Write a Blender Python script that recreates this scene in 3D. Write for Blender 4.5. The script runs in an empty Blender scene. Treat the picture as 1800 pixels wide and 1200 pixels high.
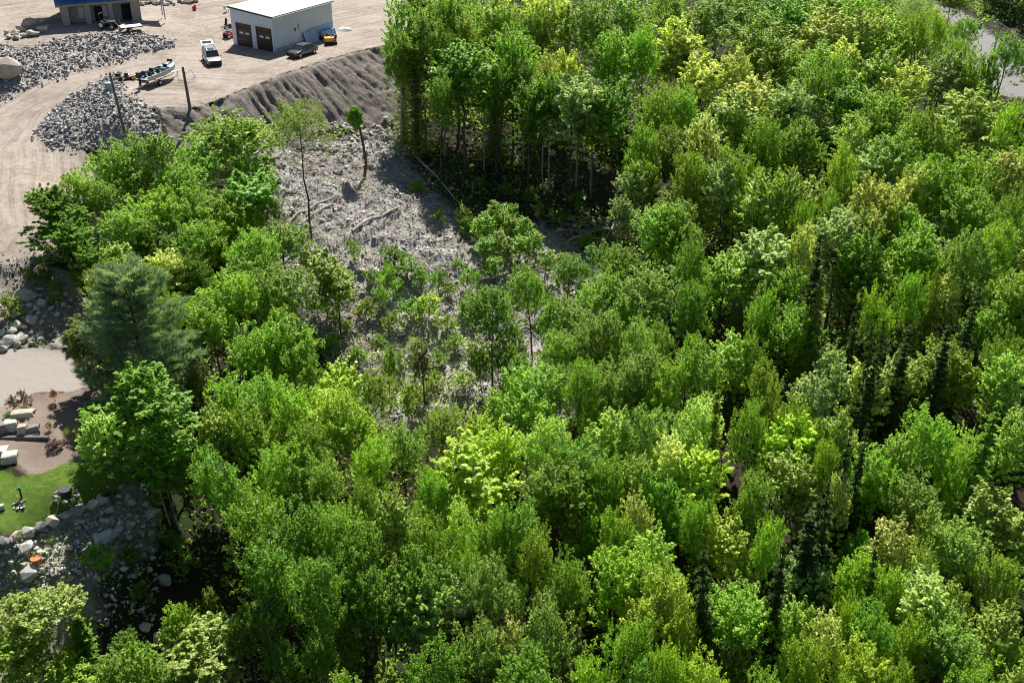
import bpy, bmesh, math, random
import numpy as np
from mathutils import Vector, Matrix, Euler
random.seed(7); rng = np.random.default_rng(7)
SC = bpy.context.scene; COL = SC.collection

# ------------------------------------------------------------ camera, sky, sun
TH = math.radians(29.0); FPX = 2000.0; CAMZ = 40.0
cd = bpy.data.cameras.new('camera'); cam = bpy.data.objects.new('camera', cd); COL.objects.link(cam)
cam.location = (0, 0, CAMZ); cam.rotation_euler = (math.radians(90)-TH, 0, 0)
cd.sensor_width = 36; cd.lens = 36*FPX/1800; cd.clip_start = .5; cd.clip_end = 6000
SC.camera = cam
SC.cycles.filter_width = 1.0
SC.render.resolution_x = 1024; SC.render.resolution_y = 682
SUN_EL = math.radians(51); SUN_AZ = math.radians(3)      # azimuth from +Y towards +X
wd = bpy.data.worlds.new('World'); SC.world = wd; wd.use_nodes = True
nt = wd.node_tree; nt.nodes.clear()
sky = nt.nodes.new('ShaderNodeTexSky'); sky.sky_type = 'NISHITA'; sky.sun_disc = False
sky.sun_elevation = SUN_EL; sky.sun_rotation = SUN_AZ
bg = nt.nodes.new('ShaderNodeBackground'); bg.inputs[1].default_value = 0.05
wo = nt.nodes.new('ShaderNodeOutputWorld')
nt.links.new(sky.outputs[0], bg.inputs[0]); nt.links.new(bg.outputs[0], wo.inputs[0])
sl = bpy.data.lights.new('sun', 'SUN'); sl.energy = 5.0; sl.angle = math.radians(.5); sl.color = (1, .955, .88)
so = bpy.data.objects.new('sun', sl); COL.objects.link(so)
sd_ = Vector((math.sin(SUN_AZ)*math.cos(SUN_EL), math.cos(SUN_AZ)*math.cos(SUN_EL), math.sin(SUN_EL)))
so.rotation_euler = sd_.to_track_quat('Z', 'Y').to_euler(); so.location = (0, 100, 120)
SC.view_settings.view_transform = 'Standard'; SC.view_settings.look = 'None'
SC.view_settings.exposure = 0.85; SC.view_settings.gamma = 1

# ------------------------------------------------------------ projection helpers
CT, ST = math.cos(TH), math.sin(TH)
def ray(px, py):
    u = (px-900)/FPX; v = (600-py)/FPX
    return np.array([u, CT+v*ST, -ST+v*CT])
def W(px, py, z):
    r = ray(px, py); t = (z-CAMZ)/r[2]; return (r[0]*t, r[1]*t)
def proj(x, y, z):
    dz = z-CAMZ; dep = y*CT-dz*ST
    return 900+FPX*x/dep, 600-FPX*(y*ST+dz*CT)/dep, dep

# ------------------------------------------------------------ terrain
CP = [ # (px, py, z) on visible ground
 (690,78,0),(620,92,0),(560,108,0),(500,128,0),(440,152,0),(390,172,0),(345,188,-.1),(300,190,-.1),(255,182,-.1),(215,160,0),
 (640,40,.2),(500,60,.1),(350,100,0),(400,130,0),(290,150,0),(350,20,1),(450,-20,1.5),(640,-10,.5),
 (270,110,-.2),(200,118,-.5),(90,160,-1.0),(20,200,-2),(30,300,-3),(60,380,-4),(20,450,-5),(-100,250,-2.5),(-100,400,-4.6),(110,330,-3.4),(100,420,-4.8),
 (245,54,1.7),(180,56,1.7),(100,64,1.7),(0,76,1.7),(-100,90,1.7),(200,30,1.8),(50,20,2),(-100,20,2.2),(310,66,.6),(315,84,0),(0,182,-1.6),(-80,215,-2.2),
 (150,160,-.8),(100,185,-1.3),(75,215,-1.9),(66,240,-2.4),(100,264,-2.9),(150,268,-3.2),(200,290,-4.6),(150,330,-5),(230,240,-2),
 (270,240,-2.0),(315,268,-3.2),(350,266,-3.5),(280,330,-5),(240,330,-4.6),
 (690,270,-8.3),(500,300,-6.3),(600,290,-7.7),(640,260,-7.5),(400,300,-5),(340,330,-5.6),
 (480,350,-7.4),(560,400,-9),(650,450,-10.6),(700,400,-9.9),(800,420,-11.2),(780,330,-9.6),(700,520,-12.3),(600,520,-12),(830,680,-15.4),(700,620,-14.2),(600,620,-14),
 (950,400,-11.5),(1050,450,-12.8),(900,300,-9.8),(950,560,-14.4),(400,420,-8.6),(450,500,-10.8),
 (0,462,-5.1),(60,448,-5.0),(20,500,-6.6),(60,560,-8.1),(130,520,-7.6),(130,450,-6.2),(200,450,-8.4),(0,600,-8.9),(-100,560,-8.4),(-100,470,-5.2),
 (50,640,-9.1),(-100,640,-9.1),(100,700,-9.5),(60,730,-9.6),(50,800,-10),(120,830,-10.3),(50,890,-10.9),(0,940,-11.0),(-100,900,-10.9),(130,880,-10.9),(200,850,-11.3),(230,845,-11.7),(180,760,-10.4),(220,640,-10),
 (60,955,-12.6),(0,985,-12.8),(140,925,-12.5),(100,1010,-13.6),(0,1050,-14.6),(200,1000,-14.8),(300,1000,-17),(100,1150,-17.3),(350,900,-16),(250,1150,-19.2),(300,750,-12.8),(400,750,-14.6),(-100,1000,-13.4),(-100,1150,-17),
 (1700,90,-5),(1720,60,-4.6),(1660,10,-4),(1790,120,-5.4),(1810,140,-5.8),(1900,200,-6.2),(1850,60,-4)]
def dens(pts, k):               # more points along a crest or a foot
    o = []
    for (a, b, c), (d, e, f) in zip(pts[:-1], pts[1:]): o += [(a+(d-a)*i/k, b+(e-b)*i/k, c+(f-c)*i/k) for i in range(1, k)]
    return o
CP += dens([(690,78,0),(620,92,0),(560,108,0),(500,128,0),(440,152,0),(390,172,0),(345,188,-.1),(300,190,-.1),(255,182,-.1)], 5)
TOE = [(700,233,-7.5),(650,228,-6.9),(600,224,-6.2),(500,240,-5.0),(440,256,-4.5),(400,263,-4.0),(350,266,-3.5),(315,268,-3.2)]
CP += TOE[:-2]+dens(TOE, 4)+dens([(255,182,-.1),(215,160,0)], 3)
for dy_, z_ in ((9, 0), (24, .02), (42, .03)):
    CP += [(a, b-dy_, z_) for a, b, c in dens([(690,78,0),(620,92,0),(560,108,0),(500,128,0),(440,152,0),(390,172,0),(345,186,0)], 2)]+[(a, b-dy_, z_) for a, b in ((690,78),(620,92),(560,108),(500,128),(440,152),(390,172))]
CP += [(484,93,0),(413,78,0),(587,62,0),(520,55,0),(450,70,0),(560,40,.1),(620,55,.05),(380,60,.3),(300,110,-.1)]
CPW = [(*W(a, b, c), c) for a, b, c in CP]
CPW += [(-8,166,-1.5),(-8,152,-4.2),(-6,142,-8),(6,150,-6.5),(30,150,-9),(60,150,-8.2),(95,150,-7.5),(2,172,-3.5),(30,178,-5),(10,200,-1),(60,205,-3),(110,190,-3),(-30,200,2.2),(-80,200,3.5),
 (20,110,-14.6),(45,110,-15),(75,110,-13),(25,125,-12.6),(60,130,-11.5),(0,82,-18),(30,80,-19.5),(55,85,-18.5),(-18,78,-17),(0,60,-22.5),(22,55,-24.5),(-20,60,-20.5),(50,60,-24),(0,30,-28),(0,0,-31),(-60,0,-22),(60,0,-31),(-30,30,-24),(-70,40,-18),
 (60,30,-28),(110,90,-16),(110,40,-24),(-110,100,-6),(-110,150,0),(-110,60,-11),(0,-80,-40),(150,150,-6),(0,300,6),(150,300,4),(-150,300,10),(0,700,35),(500,500,20),(-500,500,25),(500,-200,-50),(-500,-200,-40),(0,-500,-60),(1600,1600,60),(-1600,1600,60),(1600,-1200,-60),(-1600,-1200,-60)]
P_ = np.array(CPW); n_ = len(P_)
D_ = np.sqrt(((P_[:, None, :2]-P_[None, :, :2])**2).sum(-1)+.3)
A_ = np.zeros((n_+3, n_+3)); A_[:n_, :n_] = D_-np.eye(n_)*.08; A_[:n_, n_] = 1; A_[:n_, n_+1:] = P_[:, :2]/100; A_[n_, :n_] = 1; A_[n_+1:, :n_] = P_[:, :2].T/100
w_ = np.linalg.solve(A_, np.concatenate([P_[:, 2], [0, 0, 0]]))
def base_z(x, y):
    x = np.atleast_1d(np.asarray(x, float)); y = np.atleast_1d(np.asarray(y, float)); out = np.empty(x.size)
    xf, yf = x.ravel(), y.ravel()
    for i in range(0, xf.size, 20000):
        a, b = xf[i:i+20000], yf[i:i+20000]
        d = np.sqrt((a[:, None]-P_[None, :, 0])**2+(b[:, None]-P_[None, :, 1])**2+.3)
        out[i:i+20000] = d@w_[:n_]+w_[n_]+a/100*w_[n_+1]+b/100*w_[n_+2]
    return out.reshape(x.shape)
_tab = rng.random((256, 256))
def vn(x, y):
    xi = np.floor(x).astype(int); yi = np.floor(y).astype(int); fx = x-xi; fy = y-yi
    fx = fx*fx*(3-2*fx); fy = fy*fy*(3-2*fy)
    t = lambda a, b: _tab[a & 255, b & 255]
    return (t(xi, yi)*(1-fx)+t(xi+1, yi)*fx)*(1-fy)+(t(xi, yi+1)*(1-fx)+t(xi+1, yi+1)*fx)*fy*1.0
def fbm(x, y, o=3):
    s = 0; a = .5
    for k in range(o): s = s+a*(vn(x+17.3*k, y-9.1*k)-.5); x = x*2.1; y = y*2.1; a *= .5
    return s
def sdist(poly, x, y):       # signed distance, positive inside
    P = np.array(poly); Q = np.roll(P, -1, 0); d = np.full(x.shape, 1e9); ins = np.zeros(x.shape, bool)
    for (ax, ay), (bx, by) in zip(P, Q):
        ex, ey = bx-ax, by-ay; t = np.clip(((x-ax)*ex+(y-ay)*ey)/(ex*ex+ey*ey+1e-9), 0, 1)
        d = np.minimum(d, np.hypot(x-ax-t*ex, y-ay-t*ey))
        c = ((ay > y) != (by > y)) & (x < (bx-ax)*(y-ay)/(by-ay+1e-12)+ax); ins ^= c
    return np.where(ins, d, -d)
def bhit(px, py):            # ray against the smooth terrain
    r = ray(px, py); t = np.linspace(30, 330, 601); z = CAMZ+r[2]*t
    below = z < base_z(r[0]*t, r[1]*t)
    if not below.any(): i = len(t)-1
    else: i = int(np.argmax(below))
    lo, hi = t[max(i-1, 0)], t[i]
    for _ in range(14):
        m = (lo+hi)/2
        if CAMZ+r[2]*m < base_z(r[0]*m, r[1]*m)[0]: hi = m
        else: lo = m
    return (r[0]*hi, r[1]*hi)
def PW(pts): return [bhit(*p) for p in pts]
bank_poly = PW([(700,76),(690,79),(620,93),(560,109),(500,129),(440,153),(390,173),(345,188),(300,190),(280,192),(300,250),(330,268),(400,262),(440,256),(500,240),(600,224),(690,234),(720,236),(720,100)])
road2_poly_ = None
ripA = PW([(-90,112),(-60,100),(0,80),(60,86),(100,68),(180,60),(245,57),(300,68),(312,84),(220,103),(150,122),(90,143),(40,160),(0,180),(-90,215)])
ripB = PW([(208,126),(188,136),(150,158),(110,180),(80,208),(66,238),(84,260),(130,264),(175,268),(240,290),(285,262),(282,215),(262,192),(240,180),(216,164)])
ripC = PW([(-60,478),(0,468),(30,455),(60,448),(90,450),(78,462),(40,470),(0,492),(-60,505)])
open_poly = PW([(-260,210),(-180,500),(0,466),(60,449),(95,448),(130,400),(160,340),(165,290),(150,266)]+[(84,260),(66,238),(80,208),(110,180),(150,158),(215,162),(240,180),(262,191),(300,190),(345,187),(390,172),(440,152),(500,128),(560,108),(620,92),(700,76)])+[(-12,185),(-20,230),(-160,230)]
clear_poly = PW([(440,250),(700,225),(722,300),(790,370),(830,440),(900,400),(940,392),(1000,430),(1070,470),(1000,530),(1060,720),(960,740),(840,720),(700,760),(600,640),(540,560),(470,400),(440,300)])  # shadowed forest edge left out so the dark floor colour deepens its shade
drive_poly = PW([(-120,618),(0,615),(60,610),(110,618),(160,680),(120,690),(60,690),(30,715),(-120,720)])
yard_poly = PW([(-120,690),(60,690),(100,690),(170,680),(220,720),(190,780),(160,820),(120,850),(60,845),(20,810),(-120,800)])
lawn_poly = PW([(-120,800),(-20,815),(30,838),(70,832),(110,815),(160,800),(215,760),(240,800),(235,850),(190,872),(150,890),(90,912),(50,932),(0,948),(-120,975)])
rock_poly = PW([(-120,480),(0,492),(60,470),(130,480),(165,560),(130,615),(60,610),(0,615),(-120,618)])
rock2_poly = PW([(-120,980),(0,952),(90,918),(190,876),(250,850),(285,910),(250,980),(180,1010),(170,1090),(150,1220),(-120,1240)])  # right side left to the dark forest floor, its colour standing for shade
road2_poly = PW([(1620,-40),(1650,15),(1670,50),(1680,95),(1730,135),(1770,165),(1800,180),(1900,220),(1980,160),(1800,92),(1756,80),(1738,58),(1712,32),(1690,5),(1675,-40)])
road_cl = PW([(760,62),(690,66),(560,90),(440,130),(340,126),(250,128),(150,152),(70,200),(25,260),(20,330),(25,400),(0,435),(-90,470)])
MASKS = {}
def roadcoord(x, y):
    best = np.full(x.shape, 1e9); across = np.zeros(x.shape); along = np.zeros(x.shape); acc = 0
    for (ax, ay), (bx, by) in zip(road_cl[:-1], road_cl[1:]):
        ex, ey = bx-ax, by-ay; L = math.hypot(ex, ey); t = np.clip(((x-ax)*ex+(y-ay)*ey)/(L*L), 0, 1)
        d = np.hypot(x-ax-t*ex, y-ay-t*ey); s = np.sign(ex*(y-ay)-ey*(x-ax)); m = d < best
        best = np.where(m, d, best); across = np.where(m, d*s, across); along = np.where(m, acc+t*L, along); acc += L
    return across, along
C0 = np.array(bhit(345,188)); C1 = np.array(bhit(690,79)); cE = (C1-C0)/np.linalg.norm(C1-C0); cN = np.array([cE[1], -cE[0]])
def smooth(a): a = np.clip(a, 0, 1); return a*a*(3-2*a)
def detail(x, y):
    b = smooth(sdist(bank_poly, x, y)/1.6)
    s = (x-C0[0])*cE[0]+(y-C0[1])*cE[1]; t = (x-C0[0])*cN[0]+(y-C0[1])*cN[1]
    sw = s+1.8*(vn(t*.25+5, s*.08)-.5)-.22*t
    g1 = 1-np.clip(np.abs(vn(sw*.33, t*0+3.7)-.5)*6, 0, 1)
    g1 = g1*smooth(vn(sw*.13+9, t*.05)*2.2-.75)
    g2 = np.abs(vn(sw*1.25, t*.10+7)-.5)*2
    g3 = np.abs(vn(sw*.62+31, t*.12)-.5)*2; g4 = np.abs(vn(sw*2.6+11, t*.22)-.5)*2
    am_ = .35+1.3*vn(s*.21+60, t*.16); z = b*(-1.3*g1-.30*am_*(1-g2)**2-.65*am_*(1-g3)**4+.5*fbm(x*.45+9, y*.45)-.13*(1-g4)+.3*fbm(x*1.3, y*1.3)+.3*fbm(x*2.6, y*2.6)+.18*fbm(x*6, y*6))
    z += (b > 0)*smooth(1.5-np.abs(t)*1.1)*(-.55*smooth(vn(s*.9, t*0+2)*2-.9))
    c = smooth(sdist(clear_poly, x, y)/2+.3)
    z += c*(1.5*fbm(x*.35, y*.35)+1.1*fbm(x*1.0+4, y*1.0)+.4*fbm(x*3.1+4, y*3.1)-.5*(1-np.clip(np.abs(vn(x*.28-y*.1+40, y*.05+x*.02)-.5)*9, 0, 1)))
    o = smooth(sdist(open_poly, x, y)/1.5+.3); ac, al = roadcoord(x, y)
    z += o*(.05*fbm(ac*1.7, al*.15)+.05*fbm(x*.5, y*.5))
    r = np.maximum(smooth(sdist(rock_poly, x, y)/1.5), smooth(sdist(rock2_poly, x, y)/1.5)); z += r*.6*fbm(x*.8, y*.8)
    f = 1-np.clip(o+c+b+r+smooth(sdist(lawn_poly, x, y)+.5)+smooth(sdist(drive_poly, x, y)+.5)+smooth(sdist(yard_poly, x, y)+.5)+smooth(sdist(road2_poly, x, y)+.5), 0, 1)
    z += f*(.9*fbm(x*.2, y*.2)+.25*fbm(x*1.3, y*1.3))*np.clip(1.5-np.abs(x)/300, .2, 1)
    rp = smooth(sdist(ripB, x, y)/3); z += rp*(.7+.5*fbm(x*.6, y*.6)); rp = smooth(sdist(ripA, x, y)/2.5); z += rp*(.4+.7*fbm(x*.5, y*.5))
    return z
def gz(x, y):
    xa = np.atleast_1d(np.asarray(x, float)); ya = np.atleast_1d(np.asarray(y, float))
    r = base_z(xa, ya)+detail(xa, ya)
    return float(r[0]) if np.isscalar(x) else r
def G(px, py):
    x, y = bhit(px, py); return Vector((x, y, gz(x, y)))
def GT(px, py, h):            # foot of something h tall whose top shows at this pixel
    r = ray(px, py); t = np.linspace(30, 330, 1201); z = CAMZ+r[2]*t-h
    b = z < base_z(r[0]*t, r[1]*t); i = int(np.argmax(b)) if b.any() else len(t)-1
    x, y = r[0]*t[i], r[1]*t[i]; return Vector((x, y, gz(float(x), float(y))))

# ------------------------------------------------------------ materials
MATS = {}
def newmat(name):
    m = bpy.data.materials.new(name); m.use_nodes = True; m.node_tree.nodes.clear(); MATS[name] = m
    return m, m.node_tree
class N:
    def __init__(s, nt): s.nt = nt
    def n(s, t, **k):
        o = s.nt.nodes.new(t)
        for a, b in k.items():
            if a.startswith('i_'): o.inputs[a[2:]].default_value = b
            else: setattr(o, a, b)
        return o
    def l(s, a, b): s.nt.links.new(a, b)
    def noise(s, scale, det=4, rough=.6, vec=None):
        o = s.n('ShaderNodeTexNoise'); o.inputs['Scale'].default_value = scale; o.inputs['Detail'].default_value = det; o.inputs['Roughness'].default_value = rough
        if vec is not None: s.l(vec, o.inputs['Vector'])
        return o
    def ramp(s, src, stops):
        o = s.n('ShaderNodeValToRGB'); e = o.color_ramp.elements
        while len(e) < len(stops): e.new(.5)
        for q, (p, c) in zip(e, stops): q.position = p; q.color = (*c, 1) if len(c) == 3 else c
        s.l(src, o.inputs[0]); return o
    def mix(s, f, a, b, bt='MIX'):
        o = s.n('ShaderNodeMix', data_type='RGBA', blend_type=bt)
        for v, i in ((f, 0), (a, 6), (b, 7)):
            if hasattr(v, 'default_value') or hasattr(v, 'links'): s.l(v, o.inputs[i])
            elif i == 0: o.inputs[0].default_value = v
            else: o.inputs[i].default_value = (*v, 1)
        return o.outputs[2]
    def math(s, op, a, b=0, clamp=False):
        o = s.n('ShaderNodeMath', operation=op, use_clamp=clamp)
        for v, i in ((a, 0), (b, 1)):
            if hasattr(v, 'links'): s.l(v, o.inputs[i])
            else: o.inputs[i].default_value = v
        return o.outputs[0]
def simple(name, col, rough=.6, metal=0, var=.15, scale=3, bump=0, spec=.4, bscale=None, coat=0):
    m, t = newmat(name); k = N(t)
    p = k.n('ShaderNodeBsdfPrincipled'); o = k.n('ShaderNodeOutputMaterial'); k.l(p.outputs[0], o.inputs[0])
    tc = k.n('ShaderNodeTexCoord'); nz = k.noise(scale, 5, .65, tc.outputs['Object'])
    r = k.ramp(nz.outputs[0], [(.3, tuple(c*(1-var) for c in col)), (.7, tuple(min(1, c*(1+var)) for c in col))])
    k.l(r.outputs[0], p.inputs['Base Color']); p.inputs['Roughness'].default_value = rough; p.inputs['Metallic'].default_value = metal
    p.inputs['Specular IOR Level'].default_value = spec; p.inputs['Coat Weight'].default_value = coat
    if bump:
        b = k.n('ShaderNodeBump'); b.inputs['Strength'].default_value = bump; b.inputs['Distance'].default_value = .1
        n2 = k.noise(bscale or scale*3, 6, .7, tc.outputs['Object']); k.l(n2.outputs[0], b.inputs['Height']); k.l(b.outputs[0], p.inputs['Normal'])
    return m
def leafmat(name, col, tip, trans=.42, glos=.5, var=.35):
    m, t = newmat(name); k = N(t)
    g = k.n('ShaderNodeNewGeometry'); oi = k.n('ShaderNodeObjectInfo'); tc = k.n('ShaderNodeTexCoord')
    nz = k.noise(.55, 2, .5, tc.outputs['Object'])
    f = k.math('ADD', k.math('MULTIPLY', g.outputs['Random Per Island'], .55), k.math('MULTIPLY', nz.outputs[0], .62))
    c = k.ramp(f, [(.2, tuple(x*(1-var) for x in col)), (.5, col), (.85, tip)])
    hs = k.n('ShaderNodeHueSaturation'); k.l(c.outputs[0], hs.inputs['Color'])
    k.l(k.math('ADD', k.math('MULTIPLY', oi.outputs['Random'], .012), .496), hs.inputs['Hue'])
    k.l(k.math('ADD', k.math('MULTIPLY', oi.outputs['Random'], .4), .82), hs.inputs['Value'])
    p = k.n('ShaderNodeBsdfPrincipled'); k.l(hs.outputs[0], p.inputs['Base Color']); p.inputs['Roughness'].default_value = glos; p.inputs['Specular IOR Level'].default_value = .35 if trans > .4 else .05
    tr = k.n('ShaderNodeBsdfTranslucent'); tcx = k.mix(1.0, hs.outputs[0], (1.5, 1.62, .55), 'MULTIPLY'); k.l(tcx, tr.inputs[0])
    mx = k.n('ShaderNodeMixShader'); mx.inputs[0].default_value = trans; k.l(p.outputs[0], mx.inputs[1]); k.l(tr.outputs[0], mx.inputs[2])
    o = k.n('ShaderNodeOutputMaterial'); k.l(mx.outputs[0], o.inputs[0]); return m
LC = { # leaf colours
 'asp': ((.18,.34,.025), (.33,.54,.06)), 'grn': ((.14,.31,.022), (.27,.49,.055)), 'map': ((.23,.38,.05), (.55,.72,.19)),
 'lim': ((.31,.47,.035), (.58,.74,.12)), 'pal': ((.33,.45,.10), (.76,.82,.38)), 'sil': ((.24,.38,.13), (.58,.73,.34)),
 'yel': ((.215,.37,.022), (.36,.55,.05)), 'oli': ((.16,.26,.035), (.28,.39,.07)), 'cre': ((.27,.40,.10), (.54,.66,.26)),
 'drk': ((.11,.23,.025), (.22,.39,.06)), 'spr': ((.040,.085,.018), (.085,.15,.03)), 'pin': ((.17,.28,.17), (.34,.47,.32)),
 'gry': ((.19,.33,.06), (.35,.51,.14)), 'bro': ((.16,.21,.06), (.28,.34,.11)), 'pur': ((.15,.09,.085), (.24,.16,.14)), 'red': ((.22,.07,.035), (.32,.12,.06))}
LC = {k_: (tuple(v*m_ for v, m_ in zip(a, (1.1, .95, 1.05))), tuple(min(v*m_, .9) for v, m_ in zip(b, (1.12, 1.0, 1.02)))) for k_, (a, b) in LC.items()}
for k_, (a, b) in LC.items():
    leafmat('leaf_'+k_, a, b, (.45 if k_ in ('asp', 'yel', 'grn', 'lim', 'map') else .40) if k_ not in ('spr', 'pin', 'oli', 'bro') else (.15 if k_ == 'spr' else .36), .45 if k_ in ('map', 'pal', 'sil', 'cre', 'lim') else .55)
simple('bark', (.09,.075,.06), .9, bump=.4, var=.4); simple('bark_pale', (.34,.32,.28), .85, bump=.3, var=.4, scale=5)
simple('bark_dead', (.30,.28,.25), .9, var=.3); simple('log_wood', (.40,.36,.31), .9, var=.35, scale=4)
simple('rock', (.36,.345,.325), .9, var=.35, scale=1.3, bump=.5, bscale=6); simple('rock_warm', (.42,.37,.30), .9, var=.3, scale=1.5, bump=.5, bscale=6)
simple('rock_dark', (.20,.195,.19), .9, var=.35, scale=1.5, bump=.5); simple('rock_light', (.46,.44,.405), .9, var=.25, scale=1.5, bump=.4)
def riprapmat(nm, kk, warm):
    m, t = newmat(nm); k = N(t); g = k.n('ShaderNodeNewGeometry'); tc = k.n('ShaderNodeTexCoord')
    nz = k.noise(5, 4, .6, tc.outputs['Object'])
    f = k.math('ADD', k.math('MULTIPLY', g.outputs['Random Per Island'], .75), k.math('MULTIPLY', nz.outputs[0], .25))
    c = k.ramp(f, [(p_, (min(.8, v*kk), min(.8, v*kk*(1-.03*warm)), min(.8, v*kk*(1-.08*warm)))) for p_, v in ((0, .12), (.35, .23), (.6, .33), (.8, .45), (1, .62))])
    p = k.n('ShaderNodeBsdfPrincipled'); k.l(c.outputs[0], p.inputs['Base Color']); p.inputs['Roughness'].default_value = .85
    o = k.n('ShaderNodeOutputMaterial'); k.l(p.outputs[0], o.inputs[0]); return m
riprapmat('riprap_stone', .95, .5); riprapmat('rubble_stone', 1.25, 1.2)
def groundmat():
    m, t = newmat('terrain'); k = N(t); tc = k.n('ShaderNodeTexCoord'); ob = tc.outputs['Object']
    at = lambda n: k.n('ShaderNodeAttribute', attribute_name=n)
    edge = k.math('MULTIPLY', k.math('SUBTRACT', k.noise(.9, 5, .65, ob).outputs[0], .5), 1.1)
    def msk(n, sharp=3.0):
        a = at(n).outputs['Fac']
        return k.math('ADD', k.math('MULTIPLY', k.math('ADD', k.math('SUBTRACT', a, .5), edge), sharp), .5, True)
    fine = k.noise(14, 6, .75, ob).outputs[0]; med = k.noise(1.6, 6, .65, ob).outputs[0]; big = k.noise(.18, 4, .6, ob).outputs[0]
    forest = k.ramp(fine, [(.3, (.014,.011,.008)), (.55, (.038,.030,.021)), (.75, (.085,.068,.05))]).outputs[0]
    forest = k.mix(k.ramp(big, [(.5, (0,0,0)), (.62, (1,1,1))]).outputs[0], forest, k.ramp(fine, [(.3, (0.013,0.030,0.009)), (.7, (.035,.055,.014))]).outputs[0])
    # dirt with tyre streaks that follow the road
    tk = at('track'); mp = k.n('ShaderNodeMapping'); k.l(tk.outputs['Vector'], mp.inputs[0]); mp.inputs['Scale'].default_value = (1, .045, 1)
    st = k.noise(1.5, 6, .7, mp.outputs[0]).outputs[0]; mp2 = k.n('ShaderNodeMapping'); k.l(tk.outputs['Vector'], mp2.inputs[0]); mp2.inputs['Scale'].default_value = (3.2, .09, 1)
    st2 = k.noise(2.2, 5, .7, mp2.outputs[0]).outputs[0]
    dirt = k.ramp(k.math('ADD', k.math('MULTIPLY', med, .5), k.math('MULTIPLY', big, .5)), [(.4, (0.242,0.202,0.167)), (.5, (0.321,0.275,0.235)), (.6, (0.375,0.330,0.283))]).outputs[0]
    dirt = k.mix(.68, dirt, k.ramp(st, [(.36, (0.561,0.544,0.527)), (.5, (1,1,1)), (.62, (1.12,1.1,1.08))]).outputs[0], 'MULTIPLY')
    dirt = k.mix(.5, dirt, k.ramp(st2, [(.34, (0.468,0.451,0.425)), (.46, (1,1,1))]).outputs[0], 'MULTIPLY')
    dirt = k.mix(.55, dirt, k.ramp(fine, [(.3, (0.612,0.603,0.595)), (.7, (1.15,1.15,1.15))]).outputs[0], 'MULTIPLY')
    for rg, wdt in (('ring', .16), ('ring2', .14)):
        for off in (0, 1.5):
            q = k.math('ABSOLUTE', k.math('SUBTRACT', at(rg).outputs['Fac'], off)); q = k.math('MULTIPLY', k.math('SUBTRACT', 1.0, k.math('DIVIDE', q, wdt), True), k.ramp(med, [(.42, (0,0,0)), (.55, (.5,.5,.5))]).outputs[0]); dirt = k.mix(q, dirt, (.17,.13,.10))
    dirt = k.mix(k.ramp(k.noise(.35, 3, .55, mp.outputs[0]).outputs[0], [(.55, (0,0,0)), (.68, (.6,.6,.6))]).outputs[0], dirt, (.30,.26,.225))
    fu = at('furrow'); mpf = k.n('ShaderNodeMapping'); k.l(fu.outputs['Vector'], mpf.inputs[0]); mpf.inputs['Scale'].default_value = (2.2, .35, 1); fn = k.noise(1.3, 6, .75, mpf.outputs[0]).outputs[0]
    bank = k.ramp(k.math('ADD', k.math('MULTIPLY', fine, .6), k.math('MULTIPLY', med, .4)), [(.32, (0.102,0.081,0.068)), (.46, (.195,.17,.152)), (.58, (.275,.25,.23)), (.72, (.43,.41,.39))]).outputs[0]
    bank = k.mix(.8, bank, k.ramp(fn, [(.35, (.5,.47,.45)), (.5, (.95,.93,.9)), (.65, (1.15,1.15,1.15))]).outputs[0], 'MULTIPLY')
    clr = k.ramp(k.math('ADD', k.math('MULTIPLY', fine, .65), k.math('MULTIPLY', med, .35)), [(.34, (.10,.083,.07)), (.43, (.23,.21,.195)), (.52, (.36,.34,.325)), (.64, (.52,.50,.485))]).outputs[0]
    clr = k.mix(k.ramp(big, [(.52, (0,0,0)), (.66, (0.637,0.637,0.637))]).outputs[0], clr, k.ramp(fine, [(.3, (0.076,0.051,0.034)), (.7, (0.230,0.170,0.119))]).outputs[0])
    gr = k.noise(22, 6, .75, ob).outputs[0]
    grass = k.ramp(k.math('ADD', k.math('MULTIPLY', gr, .6), k.math('MULTIPLY', med, .4)), [(.34, (0.038,0.072,0.010)), (.5, (0.085,0.145,0.021)), (.62, (0.145,0.200,0.043)), (.66, (0.281,0.255,0.145))]).outputs[0]
    grav = k.ramp(fine, [(.3, (0.200,0.187,0.178)), (.55, (0.315,0.293,0.276)), (.75, (0.408,0.387,0.365))]).outputs[0]
    yard = k.ramp(k.math('ADD', k.math('MULTIPLY', fine, .6), k.math('MULTIPLY', big, .4)), [(.36, (0.111,0.085,0.068)), (.52, (0.238,0.187,0.157)), (.68, (0.357,0.306,0.264))]).outputs[0]
    gry_ = k.ramp(fine, [(.3, (.15,.145,.15)), (.55, (.24,.23,.235)), (.75, (.33,.32,.32))]).outputs[0]
    rky = k.mix(.45, clr, yard)
    grav = k.mix(.35, grav, (.36,.31,.26))
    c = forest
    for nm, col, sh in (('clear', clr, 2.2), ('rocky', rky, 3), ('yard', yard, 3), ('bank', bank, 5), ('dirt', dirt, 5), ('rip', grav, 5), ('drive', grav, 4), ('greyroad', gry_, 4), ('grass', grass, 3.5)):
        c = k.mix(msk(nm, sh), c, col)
    p = k.n('ShaderNodeBsdfPrincipled'); k.l(c, p.inputs['Base Color']); p.inputs['Roughness'].default_value = .95; p.inputs['Specular IOR Level'].default_value = .15
    b = k.n('ShaderNodeBump'); b.inputs['Strength'].default_value = .8; b.inputs['Distance'].default_value = .12
    rough = k.math('SUBTRACT', 1.0, k.math('MULTIPLY', at('dirt').outputs['Fac'], .8))
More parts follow.
